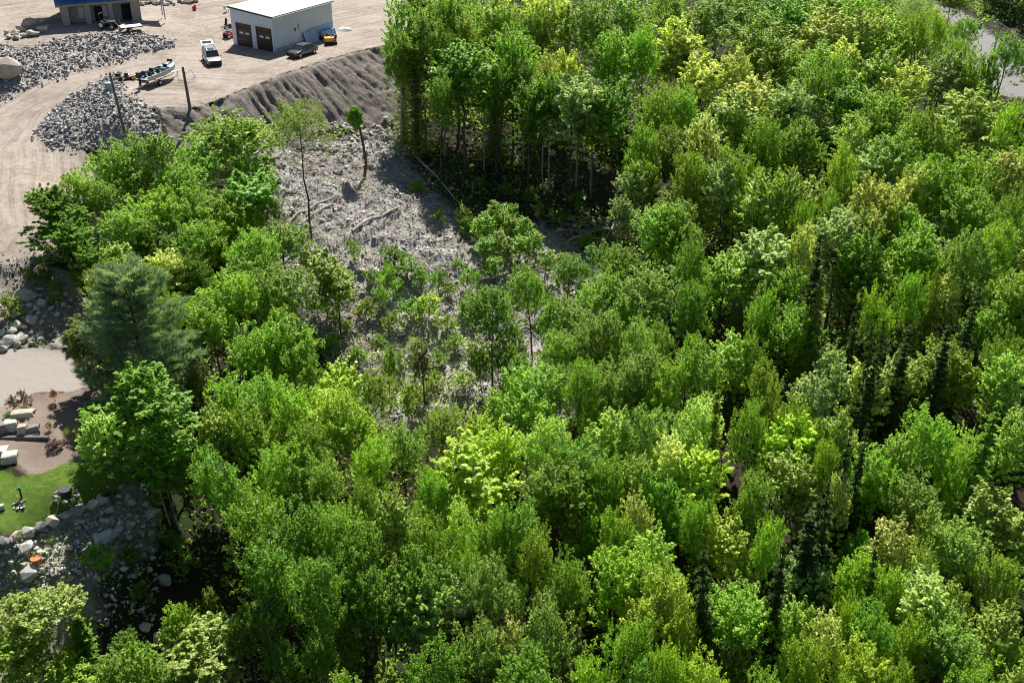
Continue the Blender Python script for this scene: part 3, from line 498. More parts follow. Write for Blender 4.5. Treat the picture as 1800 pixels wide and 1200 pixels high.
# ------------------------------------------------------------ trees read off the photograph: (x, y of the top, crown width, form, colour[, height])
F_, D_n, M_, U_, T_, CE, SP, TH_, AI = 'fine', 'dense', 'maple', 'upright', 'tall', 'cedar', 'spruce', 'thin', 'airy'
TL = [
# forest edge below the garage, upper middle
(706,-14,62,T_,'asp',17),(738,18,66,T_,'asp',17),(776,-20,80,F_,'yel',16),(800,22,84,F_,'yel',16),(812,76,100,M_,'grn',16),(768,120,46,F_,'grn',14),(903,47,92,D_n,'asp',16),(862,-8,60,M_,'map',16),(938,8,72,D_n,'gry',16),(884,-22,50,M_,'pal',16),
(1026,-6,92,F_,'asp',17),(990,74,46,U_,'pal',15),(1088,52,98,D_n,'asp',16),(1134,44,56,F_,'asp',16),(1110,-10,96,F_,'asp',16),(1192,26,78,M_,'pal',15),(1008,132,92,M_,'sil',15),(1084,133,74,M_,'grn',15),(1048,150,60,M_,'map',14),
(1136,216,60,D_n,'asp',13),(1157,146,66,F_,'yel',14),(1206,150,60,F_,'asp',14),(1143,276,66,F_,'yel',11),(1192,233,86,F_,'oli',12),(1212,306,86,F_,'yel',12),(1191,360,82,F_,'asp',12),(1232,210,62,M_,'sil',13),(1240,98,84,M_,'pal',14),(1110,300,50,M_,'sil',10),(1098,345,46,M_,'sil',9),
(820,-24,60,F_,'asp',16),(960,-26,80,M_,'pal',16),(930,140,60,M_,'grn',14),(870,110,60,F_,'drk',14),(955,92,44,M_,'pal',14),(726,78,44,TH_,'oli',14),(702,66,30,TH_,'oli',13),(871,168,46,TH_,'oli',9),
# top right
(1240,-10,96,F_,'asp'),(1335,32,118,F_,'yel'),(1214,56,70,M_,'pal'),(1458,14,86,M_,'pal'),(1385,-6,86,M_,'grn'),(1522,20,70,M_,'cre'),(1532,-22,84,F_,'yel'),(1446,72,84,F_,'asp'),(1486,66,66,M_,'pal'),(1616,14,58,F_,'yel'),(1632,-12,70,AI,'sil'),(1656,22,40,F_,'yel'),
(1566,26,70,M_,'map'),(1543,82,64,M_,'map'),(1664,82,74,M_,'sil'),(1716,80,56,F_,'yel'),(1753,84,30,M_,'grn',14),(1712,150,116,M_,'cre'),(1558,157,112,D_n,'yel'),(1500,132,86,M_,'grn'),(1336,134,108,M_,'pal'),(1398,144,84,M_,'sil'),(1288,150,90,M_,'map'),
(1352,190,62,F_,'asp'),(1413,202,84,D_n,'asp'),(1500,200,60,M_,'cre'),(1632,196,60,F_,'yel'),(1592,222,84,F_,'asp'),(1675,205,56,M_,'map'),(1546,240,84,M_,'sil'),(1484,253,48,F_,'yel'),(1314,258,70,F_,'yel'),(1224,260,62,F_,'yel'),(1280,285,64,M_,'sil'),(1344,300,76,M_,'map'),(1390,300,56,M_,'map'),(1448,303,72,M_,'map'),
(1462,328,50,D_n,'asp'),(1405,340,42,F_,'asp'),(1530,310,62,M_,'pal'),(1570,330,74,M_,'pal'),(1640,272,90,D_n,'asp'),(1722,262,96,F_,'yel'),(1786,262,70,M_,'pal'),(1784,186,52,F_,'yel'),(1722,328,104,D_n,'asp'),(1784,318,56,F_,'asp'),(1600,356,76,D_n,'asp'),(1482,372,92,M_,'sil'),(1430,110,60,F_,'asp'),(1300,80,56,M_,'pal'),(1590,110,70,M_,'pal'),(1476,-28,70,M_,'cre'),(1310,-24,80,F_,'asp'),(1180,-22,70,F_,'yel'),(1250,200,60,M_,'pal'),(1600,290,60,M_,'pal'),(1520,370,64,M_,'map'),
# beyond the road, top right corner
(1764,196,26,U_,'drk',6),
# right middle
(1216,398,62,F_,'grn'),(1272,438,80,M_,'map'),(1352,396,112,M_,'sil'),(1420,398,52,M_,'pal'),(1449,402,24,SP,'spr'),(1512,398,74,M_,'grn'),(1618,388,108,D_n,'asp'),(1704,398,90,D_n,'gry'),(1774,398,62,F_,'yel'),(1492,452,58,M_,'map'),(1560,454,58,M_,'map'),(1345,495,50,F_,'asp'),(1392,473,74,F_,'asp'),(1444,468,28,SP,'oli'),
(1506,496,20,SP,'spr'),(1551,500,54,F_,'yel'),(1298,528,50,CE,'bro'),(1404,540,96,D_n,'asp'),(1612,480,52,F_,'asp'),(1650,456,30,CE,'oli',14),(1670,482,56,M_,'pal'),(1703,496,20,SP,'spr'),(1682,514,34,'dead','spr',9),(1762,472,104,F_,'yel'),(1740,528,90,D_n,'asp'),(1556,560,22,SP,'spr'),(1566,548,20,SP,'spr'),(1591,562,22,SP,'spr'),
(1610,545,20,TH_,'oli'),(1532,600,20,SP,'spr'),(1671,570,24,SP,'spr'),(1234,598,72,F_,'asp'),(1286,576,70,M_,'map'),(1262,640,18,SP,'oli'),(1350,640,60,F_,'yel'),(1468,615,66,M_,'sil'),(1440,652,70,M_,'sil'),(1530,640,76,M_,'pal'),(1572,622,76,M_,'map'),(1672,604,122,D_n,'yel'),(1704,598,50,U_,'cre'),(1782,622,66,M_,'map'),
(1225,700,86,F_,'map'),(1418,698,58,F_,'yel'),(1374,720,94,M_,'lim'),(1480,722,66,M_,'map'),(1494,743,20,SP,'spr'),(1522,730,18,SP,'spr'),(1578,700,66,CE,'bro'),(1640,712,88,F_,'asp'),(1735,698,32,SP,'drk'),(1722,756,58,F_,'map'),(1455,778,48,F_,'yel'),(1240,760,70,M_,'map'),(1330,705,56,F_,'asp'),(1410,610,50,CE,'oli'),(1790,720,64,M_,'map'),(1680,790,60,F_,'asp'),(1600,770,54,M_,'map'),(1220,500,58,F_,'grn'),(1780,560,60,F_,'asp'),(1330,580,48,F_,'asp'),
# bottom right
(1236,785,104,M_,'lim'),(1332,834,70,F_,'asp'),(1284,898,84,M_,'lim'),(1346,908,50,F_,'asp'),(1390,800,90,M_,'map'),(1444,866,30,SP,'spr',11),(1479,846,32,SP,'spr'),(1454,906,40,SP,'spr'),(1538,790,104,D_n,'asp'),(1492,828,40,M_,'pal'),(1622,828,92,F_,'gry'),(1580,894,80,M_,'pal'),(1555,936,20,SP,'spr'),(1518,930,66,U_,'grn',9),(1590,944,56,CE,'bro'),
(1375,946,30,SP,'spr'),(1265,958,36,SP,'spr'),(1424,974,72,M_,'sil'),(1510,974,84,D_n,'yel'),(1558,994,66,D_n,'yel'),(1312,1018,122,F_,'asp'),(1416,1050,66,M_,'map'),(1640,1014,112,M_,'cre'),(1752,862,104,M_,'map'),(1694,920,112,F_,'gry'),(1772,984,76,F_,'yel'),(1702,1024,70,M_,'map'),(1450,1072,60,M_,'pal'),(1520,1044,60,D_n,'yel'),(1556,1068,84,F_,'grn'),
(1610,1100,70,F_,'yel'),(1688,1088,100,F_,'gry'),(1772,1082,88,M_,'map'),(1498,1110,90,F_,'lim'),(1214,1046,50,F_,'lim'),(1236,1130,70,F_,'lim'),(1594,1164,66,F_,'yel'),(1400,1120,76,F_,'yel'),(1310,1130,80,CE,'oli'),(1720,1160,80,F_,'asp'),(1790,1165,70,M_,'map'),(1230,880,56,F_,'asp'),(1630,960,50,F_,'map'),(1476,1165,70,F_,'yel'),(1370,1175,70,F_,'asp'),(1660,880,60,M_,'map'),
# bottom middle
(832,772,132,M_,'lim'),(905,868,70,F_,'grn'),(975,826,120,D_n,'asp'),(1070,804,70,D_n,'asp'),(1166,820,82,F_,'grn'),(1034,890,62,U_,'grn'),(1086,900,64,F_,'yel'),(688,862,80,M_,'map'),(634,930,84,F_,'grn'),(730,972,104,D_n,'grn'),(828,958,46,F_,'asp'),(868,968,80,F_,'gry'),(648,1008,88,D_n,'grn'),(744,1012,150,D_n,'gry'),
(938,920,64,F_,'yel'),(1000,962,66,F_,'asp'),(1092,966,108,F_,'yel'),(1156,930,84,M_,'map'),(964,1050,84,F_,'gry'),(902,1078,66,M_,'pal'),(986,1028,42,CE,'oli'),(1152,1030,98,F_,'lim'),(1190,986,56,F_,'map'),(1134,1152,86,D_n,'grn'),(1046,1155,66,F_,'yel'),(950,1140,96,F_,'grn'),(676,1166,96,CE,'oli'),(598,1090,74,CE,'oli'),
(840,1090,80,F_,'gry'),(770,1110,90,F_,'drk'),(1080,1080,66,F_,'asp'),(1016,1100,60,CE,'bro'),(1190,1120,60,F_,'yel'),(880,900,54,F_,'asp'),(760,900,66,F_,'asp'),(950,740,80,F_,'map'),(1016,768,92,F_,'grn'),(885,738,66,M_,'lim'),(1076,720,80,M_,'map'),(1146,716,80,F_,'gry'),(1190,760,70,M_,'pal'),(1115,790,60,M_,'map'),(1120,860,50,M_,'pal'),(820,880,58,F_,'map'),
(1010,640,64,F_,'asp'),(1180,640,70,F_,'yel'),(1130,560,66,F_,'gry'),
# middle, round the clearing
(866,514,84,F_,'grn',11.5),(938,470,66,F_,'asp',10),(990,515,74,F_,'asp',10.5),(1000,450,60,F_,'grn',8),(1134,458,112,F_,'gry',12),(1182,366,88,F_,'asp',12),(1072,470,72,F_,'asp',10),(926,657,104,F_,'asp',11),(832,715,50,M_,'lim',8),(1114,618,88,F_,'gry',12),(966,590,70,F_,'asp',10.5),(1052,545,78,F_,'asp',11),(1060,640,76,F_,'gry',11),
(888,590,54,F_,'asp',9),(1050,380,0,None,0),(742,596,46,CE,'bro',6.5),(680,610,40,'sapling','asp',7),(712,665,40,'sapling','yel',6),(778,716,62,F_,'yel',8),
(850,600,44,T_,'asp',9),(905,560,44,T_,'asp',9.5),(962,520,46,T_,'asp',10),(1020,570,50,T_,'gry',10),(1085,520,50,T_,'asp',10),(1100,580,46,T_,'gry',10),(915,620,50,T_,'asp',9),(990,640,48,T_,'gry',10),(1040,690,52,F_,'asp',9),(1165,560,56,F_,'asp',11),(1150,640,56,F_,'gry',11),(960,680,50,F_,'yel',8),(880,690,46,M_,'map',7),
# the stands left of and below the clearing
(560,688,88,F_,'lim',11),(616,700,94,F_,'yel',12),(652,652,58,F_,'yel',9),(706,740,80,F_,'asp',11),(556,800,86,F_,'asp',12),(484,780,86,F_,'asp',12),(424,700,80,F_,'yel',11),(382,780,78,F_,'grn',12),(432,850,88,F_,'asp',13),(522,876,96,F_,'grn',13),(474,926,96,F_,'grn',14),(590,880,84,F_,'asp',13),(560,980,88,F_,'grn',14),(500,690,76,F_,'yel',11),
(540,745,70,F_,'asp',12),(640,775,76,F_,'yel',12),(596,640,80,M_,'lim',9),(470,1010,70,F_,'drk',12),(640,850,60,F_,'asp',12),(760,820,56,F_,'asp',11),(520,610,66,F_,'asp',10),
(404,480,96,F_,'yel',11),(476,466,104,F_,'asp',11.5),(372,532,80,F_,'asp',10),(502,556,84,F_,'asp',11),(436,560,86,F_,'asp',11),(168,462,80,F_,'yel',10),(290,505,60,F_,'yel',10),(352,612,70,CE,'bro',9),(226,474,214,'pine','pin',14),(136,556,96,CE,'bro',7),(228,664,124,M_,'grn',10.5),(262,768,90,M_,'grn',7),(290,820,64,F_,'drk',6),(168,736,70,M_,'map',8),(296,700,66,M_,'map',10),(398,658,86,F_,'asp',11),(466,650,80,F_,'asp',11),(372,722,66,M_,'map',10),
(376,384,64,U_,'lim',8),(430,300,100,M_,'grn',9.5),(404,192,134,F_,'yel',11),(352,258,80,F_,'asp',9),(440,262,70,F_,'asp',9),(318,300,76,F_,'asp',9),(285,330,84,F_,'yel',9.5),(130,300,70,F_,'yel',8.5),(212,366,84,F_,'asp',9),(326,392,80,F_,'asp',9),(440,452,76,F_,'asp',9),(395,340,80,F_,'yel',9),(252,234,94,F_,'asp',10.5),(186,252,80,F_,'asp',10),(306,288,82,F_,'asp',10),(226,302,84,F_,'asp',9),(158,314,66,F_,'asp',8.5),(94,330,84,M_,'drk',7.5),(104,368,90,M_,'drk',7),(196,430,70,M_,'map',8),(150,425,64,M_,'drk',7),(288,440,64,M_,'pal',8),(436,400,76,F_,'asp',10),(494,388,84,F_,'asp',9),(566,438,66,M_,'map',7.5),(340,330,70,F_,'asp',9.5),(590,478,60,M_,'map',7),(262,395,60,M_,'drk',8),(330,440,60,F_,'drk',8),(466,335,56,F_,'asp',8),
# lower left corner
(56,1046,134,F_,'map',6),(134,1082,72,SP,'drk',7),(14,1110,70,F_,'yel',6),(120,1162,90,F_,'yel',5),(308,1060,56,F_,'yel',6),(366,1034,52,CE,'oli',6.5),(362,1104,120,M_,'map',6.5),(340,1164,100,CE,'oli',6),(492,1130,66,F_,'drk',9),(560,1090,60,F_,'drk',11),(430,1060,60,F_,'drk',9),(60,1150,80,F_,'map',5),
(222,1118,64,F_,'drk',5),(272,1150,64,F_,'drk',5.5),(205,1176,54,F_,'drk',4),(310,1180,60,F_,'drk',5),  # dark-leaved trees added to darken open ground where shade falls
(772,1052,40,'dead','spr',9),(1046,950,44,'dead','spr',8),(1636,852,44,'dead','spr',9),(1400,862,44,'dead','spr',9),(1196,470,36,'dead','spr',9),(1618,270,34,'dead','spr',10),(1430,600,34,'dead','spr',9),(560,930,34,'dead','spr',9),(1690,62,44,F_,'yel',12),
# outer margin
(-60,1080,100,F_,'map',7),(1850,500,90,F_,'asp'),(1860,900,90,M_,'map'),(1850,220,70,F_,'yel'),(560,1190,90,F_,'asp'),(860,1200,90,F_,'grn'),(1250,1210,80,F_,'yel'),(1850,1120,80,F_,'asp')]
for t in TL:
    if t[3] is None: continue
    x, y, w, geo, col = t[:5]; h = t[5] if len(t) > 5 else None
    if h is None:
        base = {'fine': 13.5, 'dense': 13, 'maple': 13, 'upright': 11, 'tall': 16, 'cedar': 9.5, 'spruce': 12, 'thin': 11, 'airy': 13, 'dead': 11}[geo]
        h = base*random.uniform(.94, 1.06)*(1.1 if y < 420 and x > 1150 else .93)
    tree(x, y, w*{'spruce': 3.2 if w < 50 else 1.3, 'thin': 2.2 if w < 50 else 1.4, 'pine': 1.12, 'dead': 1.4, 'sapling': 1.2, 'cedar': 1.25}.get(geo, 1.3), geo, col, h*(1.42 if geo == 'spruce' and w < 50 else 1))
# the lone trees standing in the clearing
tree(545,182,120,'airy','gry',15.2, foot=G(548,424), label='tall thin airy tree with a bare dark trunk standing alone in the rocky clearing')
def tuft_tree():
    r = np.random.default_rng(5); f = G(640,308); root = empty('tree', f, 0, 'dark bare trunk with one small tuft of leaves at its top in the clearing', 'tree', 'forest trees')
    m = MB(); m.tube([(0, 0, -.3), (.35, -.2, 1.6), (.12, 0, 4), (-.25, .1, 6.3), (-.5, .1, 7.6)], [.2, .17, .15, .12, .07], 7); m.tube([(-.25, .1, 6.2), (-.9, .2, 7.3)], [.05, .02], 5); m.cyl((.1, 0, 3.6), (.5, .3, 4), .05, .02, 5); [m.cyl((.1, 0, z_), (.1+.5*math.cos(z_*7), .5*math.sin(z_*7), z_+.25), .035, .012, 4) for z_ in (2.2, 2.9, 4.4, 5.0, 5.5, 5.9)]; m.build('trunk', 'bark', root)
    cs = np.array([[-.6, .1, 8.0], [-1.1, 0, 7.5], [-.2, .3, 7.4], [-.6, -.3, 6.9], [-.9, .4, 6.6], [-.1, -.2, 6.7], [-1.2, .2, 6.9], [-.5, 0, 6.1]]); d = r.normal(size=(2400, 3)); d /= np.linalg.norm(d, axis=1, keepdims=True); P = cs[r.integers(0, 8, 2400)]+d*(r.random((2400, 1))**.4)*.48
    V, F = leaf_quads(P, d+r.normal(size=(2400, 3))*.5, .2, .7, r); link('crown', np_mesh('crown', V, F, 'leaf_grn'), root)
    TREES.append((root, 'tuft', 'grn', f, 8, 'x'))
tuft_tree()
for x, y, g, c, h in [(1738,8,F_,'drk',11),(1762,24,F_,'drk',9),(1745,-30,F_,'drk',14),(1790,-25,F_,'asp',14),(1815,5,F_,'drk',14),(1830,-20,F_,'drk',15),(1765,12,M_,'drk',11),(1800,40,M_,'drk',10),(1772,30,F_,'asp',7),(1790,48,F_,'drk',9),(1812,66,F_,'drk',10),(1750,-8,M_,'drk',12),(1778,0,F_,'drk',13),(1800,14,F_,'drk',12),(1725,-12,SP,'drk',12),(1770,-30,F_,'drk',13),(1820,30,F_,'drk',13),(1836,90,F_,'drk',9)]:
    tree(0, 0, 44+random.random()*16, g, c, h, foot=G(x, y))
# slim trunks along the shaded forest edge
for x, y, h, k in [(706,262,15,0),(716,250,14,1),(781,276,16,1),(742,236,16,1),(955,328,14,1),(966,332,15,0),(1012,330,13,0),(820,282,13,1),(875,285,13,0),(1040,350,13,1),(850,300,12,0),(920,300,14,0)]:
    tree(0, 0, 62+random.random()*14, 'tall', random.choice(['drk', 'grn', 'asp']), h, foot=G(x, y), var=k)
# fill between the crowns so that no floor shows where the photo shows none
bare = [PW([(230,180),(350,180),(500,120),(480,300),(380,350),(300,350),(220,330)]), PW([(690,250),(760,225),(1000,270),(1110,330),(1120,480),(700,300)]), PW([(700,225),(760,225),(1000,270),(1110,330),(1120,480),(1040,480),(1030,560),(960,560),(880,720),(640,700),(470,430),(440,250)]), PW([(200,840),(300,760),(330,900),(420,1000),(480,1120),(260,1220),(150,1220),(-60,1230),(-60,480),(130,480),(170,600),(160,740)]), open_poly, bank_poly, ripB, ripC, road2_poly, drive_poly]
def ok_fill(x, y, gap):
    a = np.array([x]); b = np.array([y])
    for p in bare:
        if sdist(p, a, b)[0] > -1.0: return False
    return all((x-f[0])**2+(y-f[1])**2 > (gap+.0*f[2])**2 for f in FEET)
cnt = 0; fr = random.Random(3)
for k in range(9000):
    if cnt >= 48: break
    y = fr.uniform(50, 215); x = fr.uniform(-.5, .5)*y*1.02; px, py, dp = proj(x, y, gz(x, y)+8)
    if not (-30 < px < 1830 and -60 < py < 1230): continue
    if not ok_fill(x, y, 3.5): continue
    g = fr.choice(['fine', 'fine', 'maple', 'dense']); c = fr.choice(['asp', 'drk', 'grn', 'map', 'oli'])
    hh_ = fr.uniform(6, 11); tree(0, 0, (2.4+.28*hh_)/dp*FPX, g, c, hh_, foot=Vector((x, y, gz(x, y)))); cnt += 1
print('trees', len(TREES), 'fill', cnt)
# ------------------------------------------------------------ labels of the trees: look first, then where they stand
LOOK = {('fine','asp'): 'green fine-leaved tree', ('fine','grn'): 'deep green fine-leaved tree', ('fine','yel'): 'yellow-green fine-leaved tree', ('fine','lim'): 'lime green fine-leaved tree', ('fine','gry'): 'greyish green fine-leaved tree', ('fine','drk'): 'dark green fine-leaved tree', ('fine','map'): 'bright green fine-leaved tree', ('fine','oli'): 'olive fine-leaved tree',
 ('dense','asp'): 'dense round-crowned green tree', ('dense','grn'): 'dense round-crowned deep green tree', ('dense','yel'): 'dense round-crowned yellow-green tree', ('dense','gry'): 'dense round-crowned grey-green tree', ('dense','drk'): 'dense dark round tree', ('dense','map'): 'dense bright round tree', ('dense','oli'): 'dense olive round tree',
 ('maple','grn'): 'deep green maple', ('maple','map'): 'bright green maple', ('maple','pal'): 'pale flowering maple', ('maple','sil'): 'silvery green maple', ('maple','lim'): 'glowing lime maple', ('maple','cre'): 'cream-topped maple', ('maple','drk'): 'dark green maple', ('maple','oli'): 'olive maple', ('maple','asp'): 'plain green maple',
 ('upright','grn'): 'green tree with upright shoots', ('upright','pal'): 'pale tree with upright shoots', ('upright','lim'): 'lime tree with upright shoots', ('upright','cre'): 'cream tree with upright shoots', ('upright','drk'): 'dark tree with upright shoots',
 ('cedar','oli'): 'olive conical cedar', ('cedar','bro'): 'brownish conical cedar', ('spruce','spr'): 'narrow dark spruce', ('spruce','drk'): 'dark green spruce', ('spruce','oli'): 'olive narrow spruce', ('thin','spr'): 'thin sparse spruce', ('thin','oli'): 'thin sparse olive conifer', ('dead','spr'): 'bare grey dead conifer', ('pine','pin'): 'broad blue-green feathery pine', ('airy','sil'): 'pale airy tree', ('airy','gry'): 'airy tree', ('sapling','asp'): 'slender green sapling', ('sapling','yel'): 'slender yellow-green sapling',
 ('tall','asp'): 'tall bare-stemmed green tree', ('tall','grn'): 'tall bare-stemmed deep green tree', ('tall','drk'): 'tall bare-stemmed dark tree', ('tall','gry'): 'tall bare-stemmed grey-green tree', ('tall','yel'): 'tall bare-stemmed yellow tree'}
def zone(px, py):
    if px < 620 and py < 330: return 'between the curved road and the bank'
    if px < 620 and py < 600: return 'in the grove left of the clearing'
    if px < 330: return 'beside the lower driveway and lawn' if py < 900 else 'below the stone-edged lawn'
    if px > 1725 and py < 60: return 'beyond the upper right road'
    if px < 760 and py < 1000: return 'below and left of the clearing'
    if py < 330 and px < 1130: return 'at the forest edge right of the bank'
    if py < 170: return 'in the top right forest'
    if py < 330: return 'below the upper right road'
    if px < 1200 and py < 700: return 'just right of the clearing'
    if py < 480: return 'in the upper right forest slope'
    if py < 620: return 'in the right middle forest'
    if py < 780: return 'around the right-hand spruces'
    if py < 960: return 'in the lower forest' + (' right part' if px > 1200 else ' centre')
    return 'at the bottom edge' + (' right of centre' if px > 1200 else ' near the centre')
ORD = ['leftmost', 'second', 'third', 'fourth', 'fifth', 'sixth', 'seventh', 'eighth', 'ninth', 'tenth', 'eleventh', 'twelfth', 'thirteenth', 'fourteenth', 'fifteenth', 'sixteenth', 'seventeenth', 'eighteenth', 'nineteenth', 'twentieth', 'twenty-first', 'twenty-second', 'twenty-third', 'twenty-fourth', 'twenty-fifth', 'twenty-sixth', 'twenty-seventh', 'twenty-eighth']
def label_trees():
    B = {}
    for root, geo, col, loc, h, lab in TREES:
        if lab: 
            if lab != 'x': root['label'] = lab
            continue
        px, py, _ = proj(loc.x, loc.y, loc.z+h); B.setdefault((LOOK[(geo, col)], zone(px, py)), []).append((px, root))
    for (lk, zn), L in B.items():
        L.sort(key=lambda q: q[0]); n = len(L)
        for i, (px, root) in enumerate(L):
            if n == 1: root['label'] = 'the %s %s' % (lk, zn)
            elif i == n-1: root['label'] = 'rightmost %s %s' % (lk, zn)
            elif i == 0: root['label'] = 'leftmost %s %s' % (lk, zn)
            else: root['label'] = '%s from left %s %s' % (ORD[min(i, 27)], lk, zn)
label_trees()
# ------------------------------------------------------------ stones
def hull(seed, n, sc=(1, 1, .8), sub=False):
    r = np.random.default_rng(seed); bm = bmesh.new(); d = r.normal(size=(n, 3)); d /= np.linalg.norm(d, axis=1, keepdims=True); d *= (.78+.3*r.random((n, 1)))
    for p in d*np.array(sc): bm.verts.new(p)
    g = bmesh.ops.convex_hull(bm, input=bm.verts); bmesh.ops.delete(bm, geom=[v for v in bm.verts if not v.link_faces], context='VERTS')
    if sub: bmesh.ops.bevel(bm, geom=list(bm.edges), offset=.035, segments=1, affect='EDGES')
    bmesh.ops.recalc_face_normals(bm, faces=bm.faces); return bm
BOULD = []
for i in range(8):
    bm = hull(300+i, 12+i, [(1, .8, .7), (1, .9, .8), (1, .65, .55), (1, 1, .7)][i % 4], True); me = bpy.data.meshes.new('boulder'); bm.to_mesh(me); bm.free(); me.materials.append(MATS['rock']); BOULD.append(me)
def blockmesh(i):
    m = MB(); m.box((0, 0, 0), (1, 1, 1)); bm = m.bm; bmesh.ops.bevel(bm, geom=list(bm.edges), offset=.09, segments=1, affect='EDGES'); r = np.random.default_rng(i)
    for v in bm.verts: v.co += Vector(r.normal(size=3)*.045)
    return m.mesh('block', 'rock_warm')
BLOCKS = [blockmesh(i) for i in range(4)]
def boulder(p, r, label, group, mat='rock', sq=1., name='boulder', me=None, cat='boulder', sink=.3):
    o = link(name, me or random.choice(BOULD)); o.location = Vector(p)+Vector((0, 0, r*(.62-sink))); o.scale = (r*random.uniform(.85, 1.2), r*random.uniform(.8, 1.1), r*sq*random.uniform(.8, 1.1))
    o.rotation_euler = (random.uniform(-.3, .3), random.uniform(-.3, .3), random.random()*6.28); o.material_slots[0].link = 'OBJECT'; o.material_slots[0].material = MATS[mat]
    return tag(o, label, cat, group)
RCOL = {'rock': 'grey', 'rock_light': 'white', 'rock_warm': 'tan', 'rock_dark': 'dark'}
def rank_labels(L, place, noun='stones'):     # L: (x in view, object, radius, colour)
    rs = sorted(q[2] for q in L); a, b = rs[len(rs)//3], rs[2*len(rs)//3]; B = {}
    for px, o, rad, c in L: B.setdefault((c, 'small' if rad < a else 'medium' if rad < b else 'large'), []).append((px, o))
    for (c, sz), M in B.items():
        M.sort(key=lambda q: q[0])
        for i, (px, o) in enumerate(M): o['label'] = '%s %s %s %s, %s' % (sz, c, noun[:-1], place, ORD[min(i, 27)]+(' of its kind' if i == 0 else ' from left'))
def rock_field(poly, n, rmin, rmax, place, group, mats, seed, sink=.3, power=2, name='boulder'):
    r = random.Random(seed); made = []; P = np.array(poly); lo, hi = P.min(0), P.max(0); pl = []; tries = 0
    while len(pl) < n and tries < n*60:
        tries += 1; x, y = r.uniform(lo[0], hi[0]), r.uniform(lo[1], hi[1])
        if sdist(poly, np.array([x]), np.array([y]))[0] < 0: continue
        rad = rmin+(rmax-rmin)*r.random()**power
        if any((x-a)**2+(y-b)**2 < (.72*(rad+c))**2 for a, b, c in pl): continue
        pl.append((x, y, rad)); mt = r.choice(mats); o = boulder((x, y, gz(x, y)), rad, 'x', group, mt, sink=sink, name=name, cat=name); made.append((proj(x, y, o.location.z)[0], o, rad, RCOL[mt]))
    rank_labels(made, place, name+'s')
def stuff_stones(name, polys, dens, smin, smax, label, mat, seed, flat=.75, lift=.3, maxn=20000):
    r = np.random.default_rng(seed); hs = []
    for i in range(6):
        bm = hull(400+i, 8); bmesh.ops.triangulate(bm, faces=bm.faces); hs.append((np.array([v.co for v in bm.verts]), np.array([[v.index for v in f.verts] for f in bm.faces]))); bm.free()
    Vs = []; Fs = []; off = 0
    for poly in polys:
        P = np.array(poly); lo, hi = P.min(0), P.max(0); A = (hi-lo).prod(); n = min(int(A*dens), maxn*4)
        x = r.uniform(lo[0], hi[0], n); y = r.uniform(lo[1], hi[1], n); d = sdist(poly, x, y); k = d > .1-1.3*r.random(n)**5; x, y = x[k][:maxn], y[k][:maxn]; z = gz(x, y); n = len(x); which = r.integers(0, 6, n)
        for i, (hv, hf) in enumerate(hs):
            q = np.where(which == i)[0]; m = len(q)
            if not m: continue
            s = smin+(smax-smin)*r.random(m)**2.5; a = r.random(m)*6.28; b = r.normal(size=m)*.5; v = hv[None]*np.stack([s, s*.8, s*flat], 1)[:, None]
            cb, sb, ca, sa = np.cos(b)[:, None], np.sin(b)[:, None], np.cos(a)[:, None], np.sin(a)[:, None]
            v = np.stack([v[..., 0]*cb-v[..., 2]*sb, v[..., 1], v[..., 0]*sb+v[..., 2]*cb], -1); v = np.stack([v[..., 0]*ca-v[..., 1]*sa, v[..., 0]*sa+v[..., 1]*ca, v[..., 2]], -1)
            v += np.stack([x[q], y[q], z[q]+s*lift*r.random(m)*2], 1)[:, None]; Vs.append(v.reshape(-1, 3)); Fs.append((hf[None]+(off+np.arange(m)*len(hv))[:, None, None]).reshape(-1, 3)); off += m*len(hv)
    tag(link(name, np_mesh(name, np.concatenate(Vs), np.concatenate(Fs), mat)), label, 'stones', kind='stuff')
stuff_stones('riprap', [ripA], 15, .10, .38, 'grey broken stone riprap spread between the house and the dirt road', 'riprap_stone', 1, lift=.45)
stuff_stones('riprap', [ripB], 19, .10, .36, 'oval heap of grey broken riprap inside the bend of the dirt road', 'riprap_stone', 2, lift=.45)
stuff_stones('riprap', [ripC], 22, .08, .2, 'strip of small crushed stone along the lower edge of the dirt road', 'riprap_stone', 3)
stuff_stones('rubble', [clear_poly], 9, .03, .24, 'loose grey rubble scattered over the bare clearing', 'riprap_stone', 4, lift=.15, maxn=30000)
stuff_stones('rubble', [clear_poly], 2.2, .09, .42, 'larger pale rubble stones across the clearing', 'rubble_stone', 44, lift=.1, maxn=6000)
stuff_stones('rubble', [PW([(440,240),(520,222),(600,205),(700,205),(720,260),(640,275),(560,262),(450,275)])], 7, .06, .4, 'loose stones spilled along the foot of the bank', 'rubble_stone', 45, lift=.15)
stuff_stones('rubble', [bank_poly], 3.2, .03, .15, 'small loose stones on the eroded earth bank', 'rubble_stone', 5, lift=.1)
stuff_stones('rubble', [rock_poly], 7, .06, .28, 'loose rubble on the slope above the lower driveway', 'rubble_stone', 6, lift=.2)
stuff_stones('rubble', [PW([(-80,975),(0,960),(90,925),(190,885),(240,870),(290,920),(290,1010),(260,1120),(180,1120),(150,1060),(-80,1070)])], 11, .09, .44, 'rubble slope below the stone edge of the lawn', 'rubble_stone', 7, lift=.2)
bm_ = hull(911, 46, (1, .9, .8), True); big_me = bpy.data.meshes.new('boulder'); bm_.to_mesh(big_me); bm_.free(); big_me.materials.append(MATS['rock'])
boulder(G(16,143), 2.1, 'huge pale boulder beside the riprap at the left of the dirt road', 'big boulders', 'rock_warm', 1.0, sink=.1, me=big_me).rotation_euler = (0, 0, 1)
